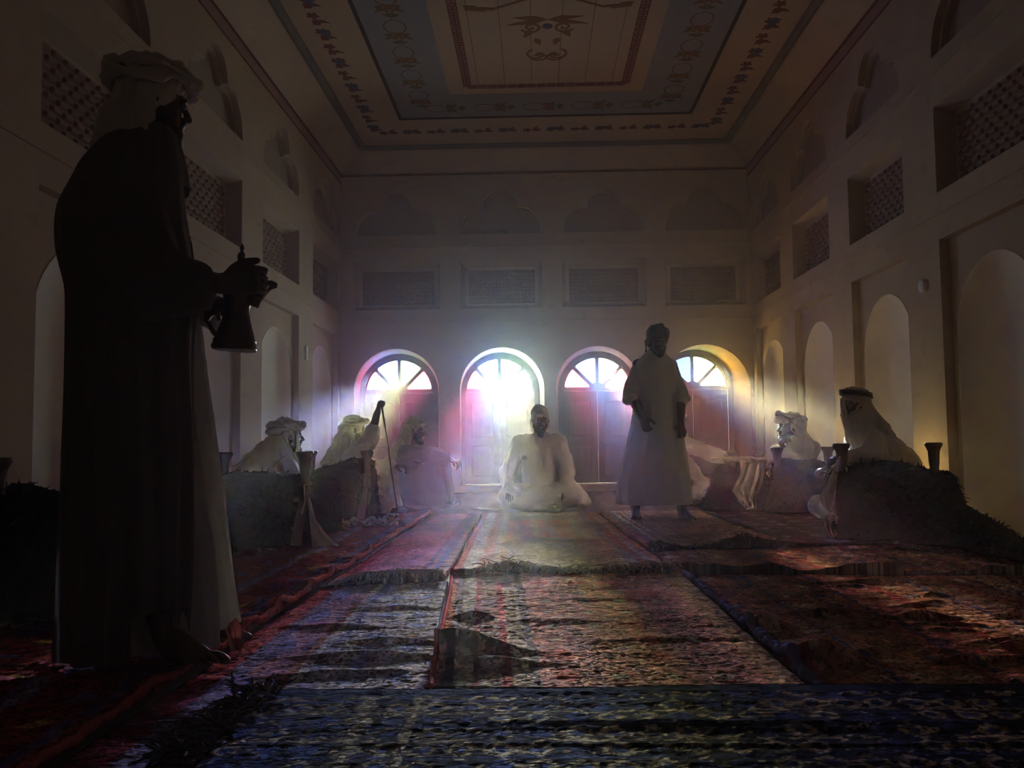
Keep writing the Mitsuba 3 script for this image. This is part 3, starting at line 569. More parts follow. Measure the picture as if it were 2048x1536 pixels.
def foot_solid(left=True):
    """frame: x heel to toes, z up, sole at z = 0"""
    f = [hull(ell((0, 0, .032), (.033, .031, .032)), ell((-.005, 0, .09), .036)), hull(ell((0, 0, .03), (.03, .028, .03)), ell((.05, .0, .055), (.04, .03, .035)), ell((.15, .02, .022), (.025, .025, .020)), ell((.14, -.028, .018), (.02, .018, .016)))]
    for k, (y, L, r) in enumerate(((.033, .075, .0135), (.012, .072, .010), (-.006, .064, .0092), (-.022, .055, .0086), (-.037, .044, .0085))):
        b = np.array([.155 - .012 * k, y, .016]); m = b + [L * .55, y * .06, .006]; e = b + [L, y * .1, -.004]
        f += chain([b, m, e], [r * 1.1, r, r * .92])
    u = union(f)
    return u if left else u.scale([1, -1, 1])
def person(label, group=None): return thing('person', label, 'person', group)
def skin_body(key, parts, edge=.010): add(f'{key}__body', soften(union(parts), edge, 5), 'skin', smooth=True)
def add_eyes(key, M):
    for e in eyes(M): add(f'{key}__eye', e, 'eye_white', smooth=True)
def add_beard(key, M, seed=1): add(f'{key}__beard', soften(mv(beard_solid(), M), .008, 2, fine=.006, seed=seed), 'hair', smooth=True)
def headscarf(key, M, drape, mat='headcloth', size=1.0, seed=1, wrap=(0, 0), wrapmat=None, tail=(), edge=.011, crown=(.0, .0)):
    """cloth over the skull (in the head frame), falling over the given ellipsoids (in the world); bunched wraps round the brow"""
    s = size
    cap = mv(hull(ell((-.02, 0, .055), (.106 * s, .090 * s, .088 * s)), ell((-.045, 0, -.02), (.080 * s, .094 * s, .08)), ell((.045 + crown[0], 0, .062 + crown[1]), (.055, .07, .058))), M)
    parts = [cap]
    if drape:
        base = mv(hull(ell((-.05, .06, -.02), .045), ell((-.05, -.06, -.02), .045), ell((-.08, 0, .0), .05)), M)
        parts.append(hull(base, *[ell(c, r) for c, r in drape]))
    for side in tail: parts += [bone(*seg) for seg in side]
    m = union(parts) - mv(hull(ell((.13, 0, -.03), (.05, .055, .045)), ell((.12, 0, -.13), (.05, .05, .05)), ell((.2, 0, -.08), (.05, .07, .09))), M)
    add(f'{key}__headcloth', soften(m, edge, 4, fold=.016, fs=(22, 22, 5), seed=seed, fine=.003), mat, smooth=True)
    n, thick = wrap
    for k in range(n):
        th = np.linspace(0, 2 * np.pi, 49)
        rz = .05 + .026 * k + .018 * np.cos(th) * (1 if k % 2 == 0 else -.3)
        rad = (.100 + thick * .55) * s
        pts = np.stack([-.015 + rad * np.cos(th) * 1.08, rad * .93 * np.sin(th), rz + .008 * np.sin(3 * th + k * 2 + seed)], 1)
        w = thick * (1 + .4 * np.sin(th * 5 + seed + k) * .6 + .25 * np.sin(th * 11 + k))
        t = tube(pts, w, 12, cap=False); v = np.array(t.vertices); v = v + np.array(t.vertex_normals) * (.16 * thick * np.sin(v[:, :1] * 160 + v[:, 1:2] * 120 + v[:, 2:] * 200))
        t.vertices = v; add(f'{key}__turban_roll', t.apply_transform(M), wrapmat or mat, smooth=True)
def loft(sec, n=120, fold=.02, fk=5.0, seed=0, taper=True, hem=None, step=90):
    """closed robe surface: sections (z, cx, cy, rx, ry) ascending; hanging folds grow towards the hem; open at the bottom"""
    from scipy.interpolate import PchipInterpolator
    s = np.asarray(sec, float); z = np.linspace(s[0, 0], s[-1, 0], step); P = PchipInterpolator(s[:, 0], s[:, 1:])(z)
    th = np.arange(n) / n * 2 * np.pi; rows = []
    for i in range(step):
        g = np.clip((z[-1] - z[i]) / (z[-1] - z[0]), 0, 1)
        q = np.stack([np.cos(th) * fk * .5, np.sin(th) * fk * .5, th * 0 + z[i] * .55], 1)
        f = fold * (0.25 + g) * 2.2 * vnoise(q, 1.6, seed, 2) + fold * .5 * g * np.sin(th * 13 + seed + z[i] * 1.3)
        zz = z[i] + (hem(th) * (1 - i / step) ** 6 if hem is not None else 0)
        rows.append(np.stack([P[i, 0] + (P[i, 2] + f) * np.cos(th), P[i, 1] + (P[i, 3] + f) * np.sin(th), np.broadcast_to(zz, th.shape)], 1))
    v = np.vstack(rows + [[[P[-1, 0], P[-1, 1], z[-1]]]]); F = []
    j = np.arange(n); jn = (j + 1) % n
    for i in range(step - 1): F.append(np.vstack([np.stack([i * n + j, i * n + jn, (i + 1) * n + jn], 1), np.stack([i * n + j, (i + 1) * n + jn, (i + 1) * n + j], 1)]))
    F.append(np.stack([(step - 1) * n + j, (step - 1) * n + jn, np.full(n, len(v) - 1)], 1))
    return trimesh.Trimesh(v, np.vstack(F), process=False)

# ------------------------------------------------------------------ person 1: standing server with the coffee pot, left foreground
P = person('tall standing robed man in a turban holding a coffee pot out before him')
HM = heading((-1.252, 2.66, 1.85), 36, -6)
neck = np.array([-1.25, 2.65, 1.66])
shR, shL = np.array([-1.245, 2.56, 1.545]), np.array([-1.37, 2.82, 1.575])
elR, wrR = np.array([-1.22, 2.485, 1.25]), np.array([-0.955, 2.485, 1.195])
elL, wrL = np.array([-1.27, 2.88, 1.24]), np.array([-1.02, 2.70, 1.155])
body = [mv(head_solid(), HM), bone(neck, .06, (-1.28, 2.65, 1.50), .11), hull(ell((-1.29, 2.65, 1.45), (.13, .17, .12)), ell((-1.29, 2.65, 1.2), (.12, .15, .12))), hull(ell((-1.29, 2.65, 1.2), (.12, .15, .12)), ell((-1.28, 2.65, .98), (.13, .16, .11))),
        bone(shR, .065, (-1.29, 2.6, 1.5), .09), bone(shL, .065, (-1.29, 2.7, 1.5), .09)]
for s, ank in ((-1, (-1.150, 2.575, .10)), (1, (-1.20, 2.80, .10))):
    body += chain([(-1.28, 2.65 + s * .09, .95), (-1.25, 2.67 + s * .09, .52), ank], [.09, .06, .042])
body += arm(shR, elR, wrR, (1, .12, .16), (.1, -.95, .12), r=(.055, .045, .031), right=True, curl=(58, 60, 45), index=(45, 60, 45), thumb=(.75, .6, -.25), scale=1.18)
body += arm(shL, elL, wrL, (.2, -.75, .1), (-.2, -.2, .9), right=False, curl=(70, 70, 40))
body += [mv(foot_solid(True), frame((-1.150, 2.575, .052), (.93, -.52, 0), (0, 0, 1))), mv(foot_solid(False), frame((-1.20, 2.80, .052), (1, .1, 0), (0, 0, 1)))]
skin_body(P, body, .008); add_eyes(P, HM); add_beard(P, HM, 3)
# inner robe: light cloth, lit through from behind
rob = loft([(.10, -1.235, 2.80, .215, .20), (.35, -1.25, 2.77, .205, .20), (.70, -1.265, 2.74, .185, .185), (.95, -1.275, 2.71, .17, .18), (1.15, -1.285, 2.68, .165, .18), (1.38, -1.295, 2.66, .145, .19), (1.52, -1.29, 2.65, .12, .19), (1.62, -1.27, 2.65, .08, .11), (1.70, -1.255, 2.65, .058, .06)],
    n=160, fold=.016, fk=6, seed=5)
add(f'{P}__robe', rob, 'sheer_robe', smooth=True)
add(f'{P}__underrobe', loft([(.062, -1.195, 2.655, .165, .115), (.3, -1.20, 2.665, .16, .115), (.6, -1.23, 2.67, .15, .12), (.95, -1.26, 2.67, .13, .12)], n=110, fold=.012, fk=6, seed=14, step=60), 'sheer_robe', smooth=True, label='pale lower robe showing under the lifted cloak hem')
add(f'{P}__cloak_sleeve', soften(union([hull(ell((-1.26, 2.55, 1.50), (.09, .07, .09)), ell((-1.27, 2.47, 1.26), (.10, .07, .11)), ell((-1.12, 2.46, 1.24), (.05, .06, .07))), hull(ell((-1.27, 2.46, 1.26), (.09, .07, .10)), ell((-1.0, 2.48, 1.185), (.03, .058, .078)), ell((-1.17, 2.45, 1.14), (.05, .05, .07)))]), .014, 5, fold=.008, seed=8), 'brown_cloak', smooth=True)
add(f'{P}__robe_sleeve', soften(union([hull(ell((-1.36, 2.80, 1.55), .08), ell((-1.27, 2.87, 1.28), (.08, .08, .09))), hull(ell((-1.27, 2.87, 1.26), (.08, .08, .09)), ell((-1.06, 2.73, 1.14), (.03, .055, .065)))]), .014, 5, fold=.008, seed=9), 'white_robe', smooth=True)
# outer cloak: dark, open towards the front on his far side, its hem lifted in one place over the foot
ck = loft([(.055, -1.290, 2.60, .205, .15), (.21, -1.289, 2.60, .207, .15), (.37, -1.288, 2.60, .207, .155), (.69, -1.288, 2.60, .200, .16), (1.02, -1.290, 2.60, .190, .17), (1.18, -1.283, 2.60, .198, .18), (1.32, -1.308, 2.60, .204, .19), (1.45, -1.322, 2.61, .195, .195), (1.57, -1.305, 2.63, .165, .195), (1.67, -1.285, 2.64, .125, .155), (1.72, -1.275, 2.645, .10, .11), (1.76, -1.265, 2.65, .07, .07)],
    n=200, fold=.020, fk=6, seed=2, step=140)
v, fc_ = np.array(ck.vertices), np.array(ck.faces); cen = v[fc_].mean(1)
ang = np.degrees(np.arctan2((cen[:, 1] - 2.60) / .16, (cen[:, 0] + 1.305) / .22))
opening = (ang > 12) & (ang < np.where(cen[:, 2] < .42, 150, 78)) & (cen[:, 2] < 1.55)
lift = (cen[:, 1] < 2.60) & (np.abs(cen[:, 0] + 1.155) < .052) & (cen[:, 2] < .185 + .02 * np.sqrt(np.clip(1 - ((cen[:, 0] + 1.155) / .052) ** 2, 0, 1)))
add(f'{P}__cloak', trimesh.Trimesh(v, fc_[~(opening | lift)], process=False), 'brown_cloak', smooth=True)
headscarf(P, HM, [((-1.335, 2.58, 1.66), (.085, .07, .06)), ((-1.36, 2.70, 1.62), (.10, .12, .06)), ((-1.28, 2.54, 1.62), (.06, .05, .05)), ((-1.33, 2.62, 1.76), (.09, .09, .06))], size=1.12, seed=4, wrap=(2, .020), edge=.010, crown=(.012, .03), mat='headcloth')
# the pot
def coffee_pot(o, tilt=4):
    k = thing('coffee_pot', 'dark metal coffee pot with a pointed finial lid held by the standing man', 'coffee pot')
    R = trimesh.transformations.rotation_matrix(math.radians(tilt), [0, 1, 0]); R[:3, 3] = o
    def put(m): return m.copy().apply_transform(R)
    prof = [(0, 0), (.066, 0), (.070, .004), (.071, .012), (.066, .024), (.064, .034), (.060, .05), (.050, .08), (.042, .108), (.0385, .13), (.040, .15), (.047, .175), (.052, .195), (.050, .208), (.047, .213), (0, .213)]
    add(f'{k}__body', put(lathe(prof, 48)), 'brass_dark', smooth=35)
    lid = [(0, .213), (.050, .213), (.049, .219), (.036, .236), (.020, .25), (.010, .256), (.009, .262), (.012, .268), (.016, .276), (.012, .284), (.007, .289), (.010, .295), (.0135, .306), (.010, .317), (.005, .322), (.006, .327), (.0075, .333), (.005, .340), (.002, .347), (0, .350)]
    add(f'{k}__lid', put(lathe(lid, 32)), 'brass_dark', smooth=35)
    t = np.linspace(0, 1, 16); sp = np.stack([.040 + .085 * t, t * 0, .150 + .085 * t ** .6 - .03 * np.clip(t - .7, 0, 1) * 2], 1)
    m = tube(sp, .024 * (1 - t) ** .7 + .006, 14); m.vertices[:, 1] *= .62
    add(f'{k}__spout', put(m), 'brass_dark', smooth=40)
    hp = np.array([(-.046, 0, .195), (-.085, 0, .205), (-.105, 0, .18), (-.102, 0, .13), (-.088, 0, .085), (-.070, 0, .055), (-.058, 0, .052)])
    from scipy.interpolate import make_interp_spline
    hp = make_interp_spline(np.linspace(0, 1, 7), hp, 3)(np.linspace(0, 1, 30))
    add(f'{k}__handle', put(tube(hp, .0075, 10)), 'brass_dark', smooth=True)
    for z, r in ((.030, .0655), (.205, .0515)):
        add(f'{k}__band', put(lathe([(r - .003, z - .004), (r + .002, z - .002), (r + .002, z + .002), (r - .003, z + .004), (r - .003, z - .004)], 40)), 'brass_dark', smooth=30)
scene['brass_dark'] = {'type': 'principled', 'base_color': {'type': 'rgb', 'value': [0.16, 0.11, 0.07]}, 'metallic': 0.9, 'roughness': 0.25}
coffee_pot((-0.965, 2.62, 1.005))

# ------------------------------------------------------------------ seated and walking people
def seated(label, at, deg, head, tilt=-5, hdeg=None, knees='cross', arms=None, robe='white_robe', scarf=None, wrap=(0, 0), lean=(0, 0), beard=True, seed=1, scale=1.0, scarfmat='headcloth', wrapmat=None, shoulder=.20, tail=(), robe_extra=(), low=.012, crown=(0, 0)):
    """at: floor point below the pelvis; head: world position of the head centre; arms: two (elbow, wrist, hand_dir, hand_up, kw) in the world"""
    key = person(label); a = math.radians(deg); f, l = np.array([math.cos(a), math.sin(a), 0]), np.array([-math.sin(a), math.cos(a), 0]); o = np.array([at[0], at[1], 0.0]); up = np.array([0, 0, 1.0])
    hd = np.asarray(head, float); HM_ = heading(hd, deg if hdeg is None else hdeg, tilt)
    W = lambda x, y, z: o + f * x + l * y + up * z
    nk = hd - HM_[:3, 2] * .15 - HM_[:3, 0] * .03
    pel = W(0, 0, .17); ch = nk - up * .20 - f * .02
    sh = [nk - up * .085 + l * s * shoulder for s in (1, -1)]
    if knees == 'cross': kn, ft = [W(.34, .30, .15), W(.34, -.30, .15)], [W(.20, -.16, .07), W(.28, .16, .07)]
    elif knees == 'one_up': kn, ft = [W(.36, .20, .44), W(.32, -.32, .13)], [W(.42, .18, .06), W(.20, .10, .07)]
    else: kn, ft = [W(.36, .17, .43), W(.36, -.17, .43)], [W(.42, .15, .06), W(.42, -.15, .06)]
    b = [mv(head_solid(), HM_), bone(nk, .058, ch, .10), hull(ell(ch, (.13, .13, .14)), ell(pel, (.15, .15, .13))), bone(sh[0], .06, ch, .1), bone(sh[1], .06, ch, .1)]
    for k in (0, 1): b += chain([pel, kn[k], ft[k]], [.10, .065, .045]) + [bone(ft[k], .04, ft[k] + f * .12 + l * (-.02 if k else .02) - up * .01, .03)]
    arms = arms or [(W(.16, .30, .32), W(.32, .22, .22), f, up, {}), (W(.16, -.30, .32), W(.32, -.22, .22), f, up, {})]
    for k, (el_, wr_, hd_, hu_, kw) in enumerate(arms): b += arm(sh[k], np.asarray(el_, float), np.asarray(wr_, float), hd_, hu_, right=bool(k), **{'curl': (35, 40, 30), **kw})
    skin_body(key, b, .011); add_eyes(key, HM_)
    if beard: add_beard(key, HM_, seed)
    r = [hull(ell(pel, (.20, .20, .15)), ell(ch, (.165, .165, .15)), ell(ch + up * .05, (.14, .14, .13))), hull(ell(sh[0], .085), ell(sh[1], .085), ell(nk - up * .06, .085), ell(ch, .15)), bone(nk - up * .03, .070, nk - up * .1, .10)]
    lap = [ell(pel - up * .05, (.2, .2, .10))]
    for k in (0, 1):
        r += [hull(ell(pel, (.17, .17, .12)), ell(kn[k], .105)), hull(ell(kn[k], .105), ell(ft[k], (.10, .10, .065)), ell(pel - up * .08, (.16, .16, .08)))]
    r.append(hull(ell(kn[0], .075), ell(kn[1], .075), ell(pel, .1), ell(W(.22, 0, .06), .06)))
    r += [m for m in robe_extra]
    for k, (el_, wr_, hd_, hu_, kw) in enumerate(arms):
        el_, wr_ = np.asarray(el_, float), np.asarray(wr_, float)
        cut = wr_ + (el_ - wr_) * kw.get('cuff', .12) if isinstance(kw, dict) else wr_
        r += [bone(sh[k], .09, el_, .085), hull(ell(el_, .085), ell(cut, .062), ell(cut - up * .03, .055))]
    floor_ = mbox(-4, 4, -3, 13, -1, low)
    add(f'{key}__robe', soften(union(r) - floor_, .017, 7, fold=.018, fs=(10, 10, 5), seed=seed, fine=.003), robe, smooth=True)
    if scarf is not None: headscarf(key, HM_, scarf, mat=scarfmat, wrapmat=wrapmat, seed=seed + 2, wrap=wrap, tail=tail, crown=crown)
    return key
_arm = arm
def arm(sh, el, wr, hd, hu, r=(.056, .044, .030), right=True, **hk):
    hk.pop('cuff', None); return _arm(sh, el, wr, hd, hu, r, right, **hk)
up = (0, 0, 1)
seated('man in a loose headcloth sitting behind the nearer shaggy saddle on the left, looking right', (-1.98, 6.15), 20, (-1.85, 6.15, .745), hdeg=25, tilt=2, scarf=[((-2.12, 6.08, .50), (.12, .14, .06)), ((-1.95, 5.96, .50), (.12, .08, .06)), ((-1.84, 6.27, .56), (.07, .07, .06)), ((-1.82, 6.06, .52), (.05, .06, .05))], wrap=(2, .022), seed=11, robe='cream_robe', low=.065,
       tail=([((-1.765, 6.10, .82), .018, (-1.765, 6.12, .66), .022), ((-1.765, 6.12, .66), .022, (-1.77, 6.10, .52), .024)],))
CANE = (np.array([-1.375, 7.33, 1.06]), np.array([-1.285, 7.36, .42]))
seated('man raising his fist round a thin cane, seated before the leftmost door', (-1.72, 7.5), 10, (-1.64, 7.5, .80), hdeg=15, tilt=0, knees='one_up', scarf=[((-1.84, 7.44, .50), (.10, .16, .06)), ((-1.70, 7.34, .50), (.12, .08, .06)), ((-1.74, 7.64, .54), (.10, .08, .06))], wrap=(1, .018), seed=12, robe='white_robe', low=.065,
       arms=[((-1.45, 7.72, .40), (-1.32, 7.66, .46), (1, 0, 0), up, {}), ((-1.47, 7.34, .70), (-1.402, 7.33, .955), (.18, .05, 1), (-.9, -.4, .15), {'curl': (75, 80, 50), 'thumb': (.6, .5, -.7), 'cuff': .62})])
cane = add('cane', tube([CANE[0], CANE[0] * .5 + CANE[1] * .5 + [0.004, 0, 0], CANE[1], CANE[1] + (CANE[1] - CANE[0]) * .6], [.009, .008, .0075, .007], 8), 'dark_wood', smooth=True, label='thin dark cane gripped in the raised fist on the left', cat='cane')
scene['dark_wood'] = twosided(principled((0.07, 0.04, 0.028), 0.32, specular=0.6))
seated('man with his forearm on a raised knee, seated between the two left doors', (-1.36, 8.45), -8, (-1.23, 8.42, .80), hdeg=0, tilt=-4, knees='up', scarf=[((-1.42, 8.40, .50), (.12, .15, .06)), ((-1.36, 8.28, .56), (.1, .06, .06)), ((-1.36, 8.56, .56), (.1, .06, .06))], seed=13, robe='blue_grey_robe', wrap=(1, .016),
       arms=[((-1.10, 8.66, .55), (-.90, 8.62, .50), (1, -.1, -.2), up, {}), ((-1.08, 8.18, .56), (-.86, 8.22, .515), (.9, 0, -.5), (.4, 0, .9), {})])
seated('broad shouldered man seated cross-legged alone in the middle, against the brightest window', (.04, 8.15), -92, (.045, 8.10, .885), hdeg=-85, tilt=-10, scarf=[((.045, 8.20, .70), (.07, .05, .05))], scarfmat='headcloth', wrap=(0, .012), seed=14, robe='white_robe', shoulder=.19,
       arms=[((.30, 8.06, .38), (.27, 7.84, .20), (0, -1, -.1), up, {}), ((-.285, 8.06, .36), (-.25, 7.84, .20), (0, -1, -.1), up, {})],
       robe_extra=[hull(ell((.26, 8.12, .32), .08), ell((.44, 8.05, .08), (.09, .14, .07)), ell((.2, 8.1, .2), .1))])
seated('man hunched forward in a pale robe behind the walking man', (1.62, 8.75), -45, (1.42, 8.55, .86), hdeg=-60, tilt=-12, scarf=[((1.50, 8.7, .66), (.12, .10, .06))], wrap=(1, .018), seed=15, robe='white_robe',
       arms=[((1.78, 8.45, .52), (1.86, 8.28, .50), (.6, -.8, -.1), up, {}), ((1.42, 8.42, .42), (1.46, 8.36, .30), (.6, -.3, -.3), up, {})])
seated('bearded man in a thick turban seen in profile, looking left, in the far right row', (2.48, 8.0), 200, (2.335, 7.72, .775), hdeg=192, tilt=3, scarf=[((2.47, 7.80, .60), (.10, .12, .06)), ((2.52, 7.72, .56), (.10, .08, .06))], wrap=(3, .024), seed=16, robe='cream_robe',
       arms=[((2.45, 7.50, .58), (2.25, 7.36, .66), (-1, -.2, .0), (0, -.2, 1), {'curl': (60, 60, 40)}), ((2.40, 7.95, .45), (2.2, 7.9, .4), (-1, 0, 0), up, {})])
k9 = seated('man with a large headcloth and dark head cord behind the nearest right saddle', (2.54, 6.28), 175, (2.285, 5.98, .895), hdeg=185, tilt=-8, scarf=[((2.28, 5.84, .62), (.10, .06, .06)), ((2.46, 5.95, .62), (.13, .15, .06)), ((2.40, 6.12, .64), (.10, .06, .05)), ((2.24, 5.88, .80), (.06, .06, .06))], wrap=(0, 0), crown=(-.035, .042), seed=17, robe='cream_robe', beard=False, low=.045,
       tail=([((2.165, 5.90, .955), .022, (2.18, 5.90, .80), .030), ((2.18, 5.90, .80), .030, (2.19, 5.88, .66), .026)],),
       arms=[((2.28, 5.72, .56), (2.10, 5.70, .55), (-1, 0, 0), up, {}), ((2.38, 6.3, .5), (2.2, 6.25, .45), (-1, 0, 0), up, {})],
       robe_extra=[hull(ell((2.46, 5.98, .70), .07), ell((2.70, 6.0, .50), .06), ell((2.6, 6.05, .2), .12))])
HM9 = heading((2.285, 5.98, .895), 185, -8)
for q, dz in ((0, 0), (1, .02)):
    th = np.linspace(0, 2 * np.pi, 40)
    add(f'{k9}__head_cord', tube(np.stack([-.02 + .103 * np.cos(th), .090 * np.sin(th), .088 + dz + .03 * np.cos(th)], 1), .0105, 10, cap=False).apply_transform(HM9), 'hair', smooth=True)

# person: walking towards the camera at the back right
P = person('man standing in a long pale robe with lowered head at the back right')
HM = heading((1.055, 7.06, 1.525), -80, -24)
shR, shL = np.array([.895, 7.12, 1.315]), np.array([1.168, 7.14, 1.315])
elR, wrR = np.array([.812, 7.06, 1.06]), np.array([.885, 6.93, .86]); elL, wrL = np.array([1.238, 7.10, 1.05]), np.array([1.225, 7.0, .82])
body = [mv(head_solid(), HM), bone((1.045, 7.10, 1.42), .06, (1.03, 7.13, 1.25), .11), hull(ell((1.03, 7.13, 1.22), (.16, .12, .13)), ell((1.03, 7.13, .92), (.15, .12, .12))), bone(shR, .062, (1.03, 7.13, 1.28), .09), bone(shL, .062, (1.03, 7.13, 1.28), .09)]
body += chain([(.95, 7.12, .88), (.90, 7.08, .47), (.84, 7.14, .10)], [.09, .06, .042]) + chain([(1.11, 7.12, .88), (1.16, 7.02, .47), (1.215, 7.03, .10)], [.09, .06, .042])
body += [mv(foot_solid(False), frame((.84, 7.12, .022), (-.1, -1, 0), (0, 0, 1))), mv(foot_solid(True), frame((1.215, 7.03, .022), (.15, -1, 0), (0, 0, 1)))]
body += arm(shR, elR, wrR, (.35, -.15, -.9), (-.5, -.8, 0), right=True, curl=(40, 45, 35)) + arm(shL, elL, wrL, (.05, -.1, -1), (.3, -.9, 0), right=False, curl=(30, 40, 30))
skin_body(P, body, .011); add_eyes(P, HM); add_beard(P, HM, 5)
add(f'{P}__robe', loft([(.14, 1.010, 7.10, .325, .25), (.28, 1.005, 7.10, .312, .24), (.50, 1.01, 7.10, .268, .21), (.68, 1.02, 7.11, .232, .18), (.86, 1.03, 7.12, .20, .155), (1.02, 1.03, 7.125, .175, .145), (1.20, 1.03, 7.125, .19, .145), (1.33, 1.03, 7.125, .185, .125), (1.40, 1.035, 7.12, .105, .09), (1.46, 1.04, 7.11, .062, .062)], n=140, fold=.022, fk=6, seed=7), 'white_robe', smooth=True)
for s, sh, el_, wr_ in ((0, shR, elR, wrR), (1, shL, elL, wrL)):
    cut = el_ + (wr_ - el_) * .12
    add(f'{P}__sleeve', soften(union([bone(sh - np.array([0, 0, .03]), .066, el_ + [0, 0, .02], .072), hull(ell(el_, .075), ell(cut, .070))]), .013, 5, fold=.010, seed=20 + s, fine=.003), 'white_robe', smooth=True)
    add(f'{P}__rolled_cuff', lathe([(.062, -.02), (.084, -.014), (.088, 0), (.084, .014), (.062, .02), (.062, -.02)], 24, cut, wr_ - el_), 'white_robe', smooth=40)
headscarf(P, HM, [], size=1.0, seed=6, wrap=(0, .012), mat='dark_cloth', tail=([((.955, 7.08, 1.52), .016, (.950, 7.06, 1.43), .014)],))

# ------------------------------------------------------------------ camel saddles with shaggy fleeces
def fleece_col(p, n, uv): return mix((0.006, 0.006, 0.006), (0.020, 0.018, 0.016), fbm(p.x * 40, p.y * 40, p.z * 40, 2))
scene['fleece_wool'] = twosided(diffuse(proc(fleece_col)))
LAST = []
def saddle(label, posts, height=.64, lean=0.0):
    """two turned wooden horns on splayed legs, joined by side bars"""
    k = thing('camel_saddle', label, 'camel saddle', None)
    LAST[:] = [posts, height]
    for (x, y) in posts:
        prof = [(0, 0), (.030, 0), (.034, .04), (.030, .10), (.032, .14), (.026, .16), (.030, .18), (.034, .24), (.036, .27), (.046, .295), (.053, .305), (.055, .318), (.050, .326), (0, .326)]
        add(f'{k}__post', lathe(prof, 28, (x, y, height - .326)), 'dark_wood', smooth=35)
        for s in (-1, 1):
            a, b = np.array([x, y + s * .012, height - .27]), np.array([x + s * .035, y + s * .075, .065])
            d = (b - a) / np.linalg.norm(b - a); side = np.cross(d, [0, 1, 0]); side /= np.linalg.norm(side)
            pts = [p + side * w * q + np.array([0, h, 0]) for p, w in ((a, .022), (b, .034)) for q in (-1, 1) for h in (-.012, .012)]
            add(f'{k}__leg', hull_pts(pts), 'dark_wood')
        add(f'{k}__collar', lathe([(.028, -.014), (.042, -.01), (.044, 0), (.042, .01), (.028, .014), (.028, -.014)], 24, (x, y, height - .20)), 'dark_wood', smooth=30)
    (x0, y0), (x1, y1) = posts
    for z in (.16, .34): add(f'{k}__side_bar', bone((x0, y0, z), .016, (x1, y1, z), .016), 'dark_wood', smooth=40)
    return k
def fleece(label, ells, seed, tufts=900, low=.045):
    k = thing('fleece', label, 'fleece')
    man = union([hull(*[ell(c, r) for c, r in e]) for e in ells]) - mbox(-5, 5, 0, 12, -1, low)
    t = soften(man, .022, 6); v, n = np.array(t.vertices), np.array(t.vertex_normals)
    v = v + n * (.05 * vnoise(v, 5, seed + 7, 2) + .034 * vnoise(v, 13, seed, 3) + .024 * vnoise(v, 42, seed + 2, 2))[:, None]
    man = m3.Manifold(m3.Mesh(v.astype(np.float32), np.array(t.faces, np.uint32))) - mbox(-5, 5, 0, 12, -1, low)
    (a, b), h = LAST                                            # room for the saddle inside the fleece
    for x, y in (a, b):
        man -= m3.Manifold.cylinder(2, .070, .070, 20).translate([x, y, -.5]) + hull(ell((x, y, h - .25), .06), ell((x - .04, y - .085, 0), .065), ell((x + .04, y + .085, 0), .065))
    for z in (.16, .34): man -= bone((a[0], a[1], z), .035, (b[0], b[1], z), .035)
    t = tri(man); t = trimesh.Trimesh(t.vertices, t.faces, process=True)
    add(f'{k}__hide', t, 'fleece_wool', smooth=50)
    rng = np.random.default_rng(seed); pts, fi = trimesh.sample.sample_surface(t, tufts, seed=seed); nn = t.face_normals[fi]; ms = []
    for p, q in zip(pts, nn):
        d = q + rng.normal(0, .5, 3) + [0, 0, -.35]; L = rng.uniform(.015, .042)
        p1 = p + d * L * .5; p2 = p1 + (d * .4 + rng.normal(0, .4, 3) + [0, 0, -.5]) * L * .6
        if p2[2] > .03: ms.append(tube([p - q * .004, p1, p2], [.0040, .0026, .0006], 4, cap=False))
    add(f'{k}__wool_locks', cat_mesh(ms), 'fleece_wool', smooth=True, kind='stuff')
    return k
# nearest right
saddle('wooden camel saddle with two turned horns under the nearest fleece on the right', [(2.00, 5.50), (2.605, 5.52)], .65)
fleece('black shaggy fleece heaped over the nearest right saddle and trailing to the wall', [[((2.02, 5.50, .42), (.10, .14, .08)), ((2.62, 5.52, .42), (.10, .14, .06)), ((2.3, 5.55, .44), (.25, .16, .08))], [((2.04, 5.48, .42), (.09, .12, .08)), ((2.62, 5.50, .40), (.10, .14, .06)), ((1.98, 5.40, .06), (.10, .12, .05)), ((2.72, 5.42, .06), (.10, .14, .05)), ((2.2, 5.62, .1), .1), ((2.62, 5.62, .1), .1)],
    [((2.62, 5.40, .22), (.1, .12, .08)), ((2.72, 4.95, .05), (.12, .2, .05)), ((2.35, 5.15, .05), (.15, .12, .04))], [((2.70, 5.0, .06), (.12, .2, .05)), ((2.72, 4.25, .03), (.13, .2, .05)), ((2.45, 4.75, .02), (.12, .12, .03))]], 61, 2200)
saddle('wooden camel saddle of the second place in the right row', [(2.53, 7.28), (2.10, 7.30)], .60)
fleece('black shaggy fleece over the second saddle of the right row', [[((2.14, 7.32, .40), (.08, .12, .10)), ((2.50, 7.32, .40), (.08, .12, .08))], [((2.13, 7.32, .40), (.08, .12, .08)), ((2.55, 7.32, .38), (.08, .12, .08)), ((2.06, 7.24, .06), (.10, .10, .05)), ((2.66, 7.24, .06), (.12, .10, .05)), ((2.3, 7.44, .1), .08)]], 62, 900)
